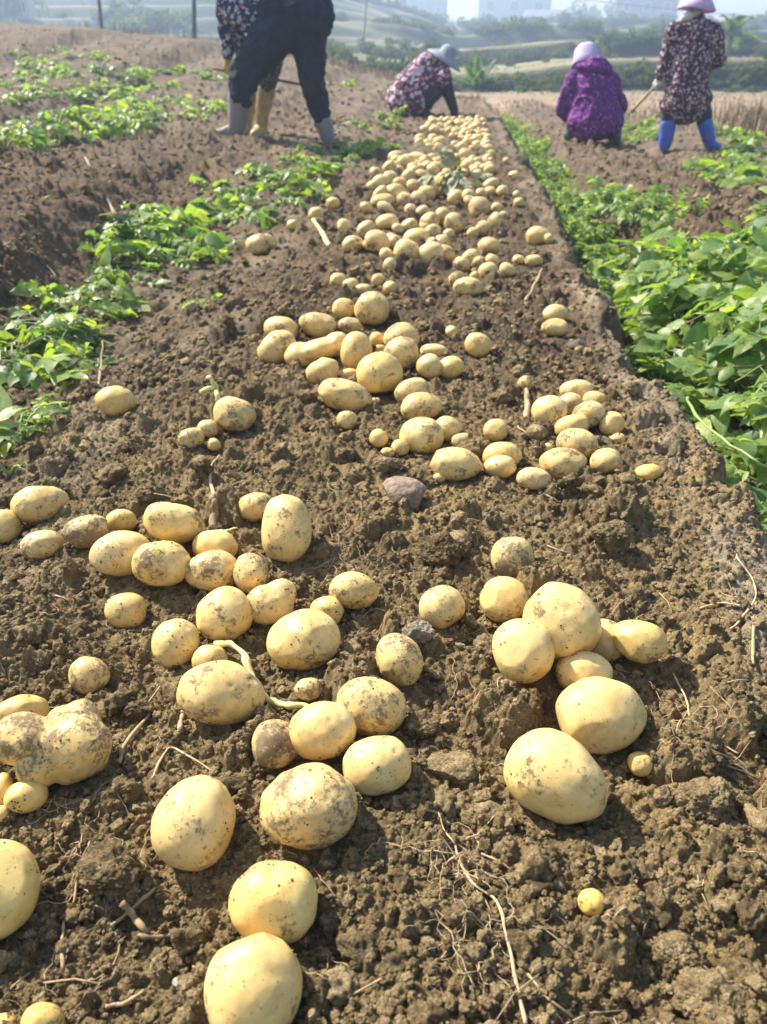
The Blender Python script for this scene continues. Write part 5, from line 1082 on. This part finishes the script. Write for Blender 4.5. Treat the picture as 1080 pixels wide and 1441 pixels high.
# ------------------------------------------------------------------ dry grass, posts, wire
def grass():
    r2 = np.random.default_rng(41); V, T, A = [], [], []; n = 0
    def blades(x, y, h0, h1, lean=.35, wd=.004):
        nonlocal n
        k = len(x); z = base(x, y); h = r2.uniform(h0, h1, k); a = r2.uniform(0, 6.28, k); l = r2.normal(0, lean, k) * h; w_ = wd * r2.uniform(.7, 1.6, k); b = r2.uniform(0, 6.28, k)
        p = np.stack([x, y, z - .02], 1); s = np.stack([np.cos(a) * w_, np.sin(a) * w_, 0 * a], 1); m_ = p + np.stack([np.cos(b) * l * .35, np.sin(b) * l * .35, h * .6], 1); t = p + np.stack([np.cos(b) * l, np.sin(b) * l, h], 1)
        V.append(np.stack([p - s, p + s, m_ - s * .8, m_ + s * .8, t], 1).reshape(-1, 3)); i = n + np.arange(k)[:, None] * 5
        T.append((i + np.array([[0, 1, 3]])), ); T.append(i + np.array([[0, 3, 2]])); T.append(i + np.array([[2, 3, 4]])); n += 5 * k; A.append(np.repeat(r2.random(k), 5))
    m = 16000; y = 15.2 + 19 * r2.random(m) ** 1.5; x = y * r2.uniform(-.72, .62, m) ; edge = 15.8 + 3.0 * smooth((-x - 1) / 6); k = (y > edge) & (fbm2(x * .35, y * .35, 3, 2) > -.1); blades(x[k], y[k], .03, .12, .9, .009)
    for (px, py, D, nb, sp, h) in [(1052,180,11.8,330,.5,.46),(1015,160,12.8,130,.6,.3),(1085,185,11.4,260,.45,.5),(1040,150,14,200,.9,.3),(905,150,15,300,.9,.2),(700,140,15.5,300,1.4,.14),(500,115,17,400,1.4,.22),(225,85,19,420,1.4,.25),(400,110,18,420,1.6,.2)]:
        q = at(px, py, D); blades(q[0] + r2.normal(0, sp * .6, nb), D + r2.normal(0, sp * .6, nb), h * .5, h * 1.1, .35, .006)
    me = mesh_np('dry_grass', np.concatenate(V), np.concatenate(T), False, {'tone': np.concatenate(A)})
    m_, nn, b, N, L = new_mat("dry_grass"); at_ = N('Attribute'); at_.attribute_name = 'tone'; r = ramp(N, [(0, (.24, .165, .11)), (.6, (.36, .265, .175)), (1, (.46, .37, .24))]); L(at_.outputs['Fac'], r.inputs[0]); L(r.outputs[0], b.inputs['Base Color']); b.inputs['Roughness'].default_value = .9
    tag(obj('dry_grass', me, m_), "strip of tall dry straw-coloured grass along the far edge of the field", "grass", kind='stuff')
grass()
def post(px0, py0, px1, label, r=.06, mat=None, D=None):
    q = hit(px0, py0, 0) if D is None else at(px0, py0, D); top = at(px1, -40, q[1]); top = q + (top - q) * 1.0
    m = MB(); m.tube(np.array([q - (top - q) * .08, q * .6 + top * .4, top]), [r, r * .95, r * .9], 8)
    o = empty('post', q); tag(o, label, "post", None); obj('shaft', m.mesh('shaft', True, None, q), mat, o); m = MB(); m.tube(np.array([top - (top - q) * .002, top + np.array([0, 0, .02])]), [r * 1.15, r * 1.1], 8); obj('cap', m.mesh('cap', True, None, q), mat, o)
M_POST = plain("dark_post", (.075, .085, .10), .8, .3, 12)
post(145, 53, 135, "leaning dark post at the left, farther from the bending person", .045, M_POST, 21.0)
post(274, 70, 273, "upright dark post just left of the bending person", .050, M_POST, 18.5)
post(512, 58, 519, "thin faint pole on the slope right of the bending person", .03, plain("faint_pole", (.22, .18, .13), .8), 40)
p0, p1 = at(560, -40, 120), at(1250, 34, 120); tt = np.linspace(0, 1, 25)[:, None]; P = p0 + (p1 - p0) * tt; P[:, 2] -= 1.2 * (4 * tt[:, 0] * (1 - tt[:, 0])) - .3
m = MB(); m.tube(P, .045, 6); tag(obj('power_line', m.mesh('power_line'), plain("black_cable", (.03, .03, .035), .6)), "black overhead cable crossing the sky behind the standing person", "cable")

# ------------------------------------------------------------------ shrubs, palms, trees and houses on the terraces
def crown_mesh(seed, n=900, leaf=.10, rad=(1, 1, .8), nb=9):
    r2 = np.random.default_rng(seed); c = r2.normal(size=(nb, 3)) * .42; c[:, 2] = np.abs(c[:, 2]) * .9; br = r2.uniform(.30, .58, nb)
    k = r2.integers(0, nb, n); d = r2.normal(size=(n, 3)); d /= np.linalg.norm(d, axis=1)[:, None]; P = c[k] + d * (br[k] * r2.uniform(.55, 1.05, n))[:, None]; P = P * np.array(rad); P[:, 2] = np.maximum(P[:, 2], -.1)
    u = r2.normal(size=(n, 3)); u /= np.linalg.norm(u, axis=1)[:, None]; v = np.cross(u, r2.normal(size=(n, 3))); v /= np.linalg.norm(v, axis=1)[:, None]; s = leaf * r2.uniform(.6, 1.4, n)[:, None]
    V = np.stack([P - u * s, P + v * s * .5, P + u * s, P - v * s * .5], 1).reshape(-1, 3); return V, np.arange(4 * n).reshape(-1, 4), np.repeat(np.clip(r2.normal(.45, .25, n), 0, 1), 4)
M_SHRUB = leaf_material("shrub_leaf", (0.035, 0.055, 0.035), (0.10, 0.125, 0.06), (0.10, 0.12, 0.08)); M_SHRUB.node_tree.nodes['Principled BSDF'].inputs['Specular IOR Level'].default_value = .1; M_SHRUB.node_tree.nodes['Principled BSDF'].inputs['Roughness'].default_value = .8; M_TRUNK = plain("bark", (.10, .08, .06), .9, .3, 8)
def terrace_shrubs():
    r2 = np.random.default_rng(8); m = MB(); lib = [crown_mesh(700 + i, 260, .16) for i in range(8)]
    def put(x, y, s, k): V, Q, A = lib[k % 8]; z = float(base(x, y)[0]); m.add(V * np.array([s, s, s * r2.uniform(.6, 1.0)]) + np.array([x, y, z + .1 * s]), Q=Q, a=A)
    for (yr, n, s0, s1) in ((28.9, 210, .16, .55), (46.8, 130, .30, .65), (73, 130, .4, .9), (113.2, 110, .7, 1.4), (165, 60, .8, 2.2), (27.4, 36, .15, .35), (38, 18, .2, .45), (60, 22, .3, .6)):
        for i in range(n):
            x = yr * r2.uniform(-.18, .55); wob = 1.0 + 0.0009 * x; y = yr / wob + r2.normal(0, yr * .006); put(x, y, r2.uniform(s0, s1), i)
    for i in range(150): y = r2.uniform(60, 190); x = -y * r2.uniform(.12, .75); put(x, y, r2.uniform(.6, 1.8), i)
    for i in range(60): y = r2.uniform(36, 52); x = -y * r2.uniform(.0, .75); put(x, y, r2.uniform(.2, .5), i)
    tag(obj('terrace_shrubs', m.mesh('terrace_shrubs', False, 'tone'), M_SHRUB), "hazy dark shrubs covering the terrace banks beyond the field", "shrubs", kind='stuff')
terrace_shrubs()
def tree(name, px, py, D, h, w_, label, seed, trunk=.35, group=None, leaf=.11, n=1100):
    q = at(px, py, D); q[2] = min(q[2], base(q[0], q[1])[0] - .05) if D < 60 else q[2]; o = empty(name, q); tag(o, label, "tree" if trunk > .2 else "bush", group)
    V, Q, A = crown_mesh(seed, n, leaf); V = V * np.array([w_ / 2, w_ / 2, h * (1 - trunk) / 1.1]); V[:, 2] += h * trunk
    obj('crown', mesh_np('crown', V, Q, False, {'tone': A}), M_SHRUB, o); m = MB(); m.tube(np.array([[0, 0, -.8], [.02 * h, 0, h * trunk], [.0, .02 * h, h * .75]]), [h * .028 + .02, h * .02, h * .006], 7)
    for k in range(4): a = k * 1.6 + seed; m.tube(np.array([[.01 * h, 0, h * trunk * .9], [math.cos(a) * w_ * .16, math.sin(a) * w_ * .16, h * (trunk + .2)], [math.cos(a) * w_ * .3, math.sin(a) * w_ * .3, h * (trunk + .35)]]), [h * .012, h * .007, h * .003], 5)
    obj('trunk', m.mesh('trunk'), M_TRUNK, o)
def fronds(name, px, py, D, h, L, nf, label, cat, seed, col, droop=.7, trunk_h=.4, wide=.10):
    q = at(px, py, D); q[2] = base(q[0], q[1])[0] - .05 if trunk_h <= 0.5 else q[2]; o = empty(name, q); tag(o, label, cat); r2 = np.random.default_rng(seed); m = MB(); th = h * trunk_h
    for k in range(nf):
        az = k * 2.399 + r2.uniform(-.3, .3); el = r2.uniform(.15, 1.35); Lk = L * r2.uniform(.7, 1.1); t = np.linspace(0, 1, 9); d = np.array([math.cos(az) * math.cos(el), math.sin(az) * math.cos(el), math.sin(el)])
        C = np.array([0, 0, th]) + d * Lk * t[:, None]; C[:, 2] -= droop * Lk * t ** 2.2 * .6; m.tube(C, np.linspace(.018, .004, 9) * L, 4, a=.5); sd = np.cross(d, [0, 0, 1]); sd /= np.linalg.norm(sd) + 1e-6
        for j in range(34):
            u = .12 + .88 * j / 33; i = min(int(u * 8), 7); c = C[i] + (C[i + 1] - C[i]) * (u * 8 - i); ll = wide * 2.6 * L * (1 - .75 * abs(u - .4)); dd = (C[i + 1] - C[i]); dd /= np.linalg.norm(dd)
            for s in (-1, 1): e = c + (sd * s + dd * .7 + np.array([0, 0, -.35])) * ll; w_ = dd * .028 * L; m.add([c - w_, c + w_, e], T=[[0, 1, 2]], a=r2.random())
    obj('fronds', m.mesh('fronds', False, 'tone'), col, o); m = MB(); m.tube(np.array([[0, 0, -.6], [0, 0, th * .5], [0, 0, th + .05]]), [.07 * L, .06 * L, .05 * L], 8); obj('trunk', m.mesh('trunk'), M_TRUNK, o)
M_FROND = leaf_material("frond", (.05, .10, .035), (.13, .19, .06), (.12, .17, .08))
fronds('feathery_shrub', 672, 118, 27.6, 1.2, 1.05, 26, "pale feathery shrub behind the crouching person's blue-grey hat", "shrub", 3, M_FROND, .35, .12, .07)
fronds('palm_tree', 1022, 92, 41, 2.1, 1.75, 15, "small palm rising against the sky right of the standing person", "palm", 5, M_FROND, .75, 1.0 * .42, .08)
tree('bush', 838, 95, 44, 1.3, 1.3, "light green bush on the terrace above the purple jacket's hat", 61, .1)
tree('bush', 212, 48, 62, 1.9, 4.2, "hazy rounded bush between the two dark posts", 63, .1)
tree('bush', 588, 98, 27.2, .9, .9, "yellow-green bush left of the crouching person's hat", 64, .1)
for (px, py, h, w_, l) in [(800, 50, 5.5, 6.5, "low hazy tree beside the dark roofed house on the skyline"), (818, 50, 7.5, 7, "taller hazy tree in the gap of the skyline between the houses"), (836, 50, 6.2, 6.5, "hazy tree in the skyline gap, left of a gap in the crowns"), (858, 50, 6.8, 5.5, "hazy tree touching the left wall of the pinkish house")]:
    tree('tree', px, py, 185, h, w_, l, int(px), .25, "trees on the skyline between the houses", .10, 700)
tree('tree', 8, 34, 70, 5.2, 4.2, "dark hazy tree in the top left corner", 71, .2); tree('tree', 34, 34, 74, 4.5, 2.6, "slim hazy tree beside the small white hut", 73, .25)
def house(name, px0, px1, py_base, h, D, depth, label, wall, win, roof=None, rot=0.0, floors=4, cols=3, drop=3.0):
    a, b = at(px0, py_base, D), at(px1, py_base, D); wd = abs(b[0] - a[0]); c = (a + b) / 2; c[1] += depth / 2; o = empty(name, c, rot); tag(o, label, "house")
    m = MB(); m.box((0, 0, h / 2 - drop / 2), (wd, depth, h + drop)); obj('wall', m.mesh('wall', False), wall, o)
    m = MB()
    if roof == 'gable':
        e = .35; V = np.array([[-wd / 2 - e, -depth / 2 - e, h], [wd / 2 + e, -depth / 2 - e, h], [wd / 2 + e, depth / 2 + e, h], [-wd / 2 - e, depth / 2 + e, h], [-wd / 2 - e, 0, h + wd * .2], [wd / 2 + e, 0, h + wd * .2]]); V[:, 2] += .02
        m.add(V, Q=[[0, 1, 5, 4], [2, 3, 4, 5], [0, 3, 2, 1]], T=[[0, 4, 3], [1, 2, 5]])
    else: m.box((0, 0, h + .2), (wd + .5, depth + .5, .38)); m.box((wd * .2, 0, h + 1.4), (wd * .25, depth * .4, 2.0))
    obj('roof', m.mesh('roof', False), plain("roof_" + name, (.16, .17, .19) if roof else (.30, .29, .28), .8), o)
    fh = h / floors
    for f in range(floors):
        for k in range(cols):
            x = (k + .5) / cols * wd - wd / 2; z = f * fh + fh * .52; m = MB(); m.box((x, -depth / 2 - .02, z), (wd / cols * .36, .10, fh * .5)); wf = obj('window', m.mesh('window', False), M_WFR, o); m = MB(); m.box((x, -depth / 2 - .075, z), (wd / cols * .30, .03, fh * .44)); obj('pane', m.mesh('pane', False), win, wf)
M_WFR = plain("window_frame", (.5, .5, .48), .6); M_GLS = plain("dark_glass", (.035, .05, .065), .15, .2, 2, .6, 0)
M_WW = plain("white_wall", (.36, .35, .34), .85, .10, .6); M_PK = plain("pinkish_wall", (.10, .082, .078), .9, .12, .6); M_BW = plain("grey_wall", (.12, .13, .15), .85, .12, .6); M_DW = plain("dark_wall", (.13, .14, .16), .9, .2, .6)
house('white_house', 672, 772, 48, 14, 205, 12, "pale multi-storey house with a column of windows above the terraces", M_WW, M_GLS, None, .0, 4, 3)
house('pinkish_house', 868, 952, 50, 13, 190, 12, "pinkish grey block house behind the standing person's shoulder", M_PK, M_GLS, None, -.12, 4, 3)
house('dark_house', 742, 800, 48, 2.6, 178, 9, "low dark gabled house in front of the pale multi-storey one", M_DW, M_GLS, 'gable', .1, 1, 3)
house('grey_house', 560, 628, 44, 11, 215, 12, "hazy grey block house left of the pale multi-storey one", M_BW, M_GLS, None, .0, 4, 3)
house('blue_grey_house', 484, 548, 44, 12, 222, 12, "hazy blue-grey block house farthest left of the houses", M_BW, M_GLS, None, .08, 4, 3)
house('white_hut', 33, 42, 27, 1.6, 72, 1.5, "tiny white hut on the hazy slope in the top left corner", M_WW, M_GLS, 'gable', 0, 1, 1, .5)

# ------------------------------------------------------------------ haze
m = MB(); m.box((0, 125, 14.6), (800, 280, 31.8)); hz = obj('haze', m.mesh('haze', False)); tag(hz, "thin bright morning haze over the field and the hills", "haze", kind='stuff')
hm = bpy.data.materials.new("haze"); hm.use_nodes = True; hn = hm.node_tree; hn.nodes.remove(hn.nodes['Principled BSDF']); pv = hn.nodes.new('ShaderNodeVolumePrincipled'); pv.inputs['Color'].default_value = (.58, .74, 1, 1); pv.inputs['Density'].default_value = 0.0042; pv.inputs['Anisotropy'].default_value = 0.35
hn.links.new(pv.outputs[0], hn.nodes['Material Output'].inputs['Volume']); hz.data.materials.append(hm); hz.display_type = 'WIRE'
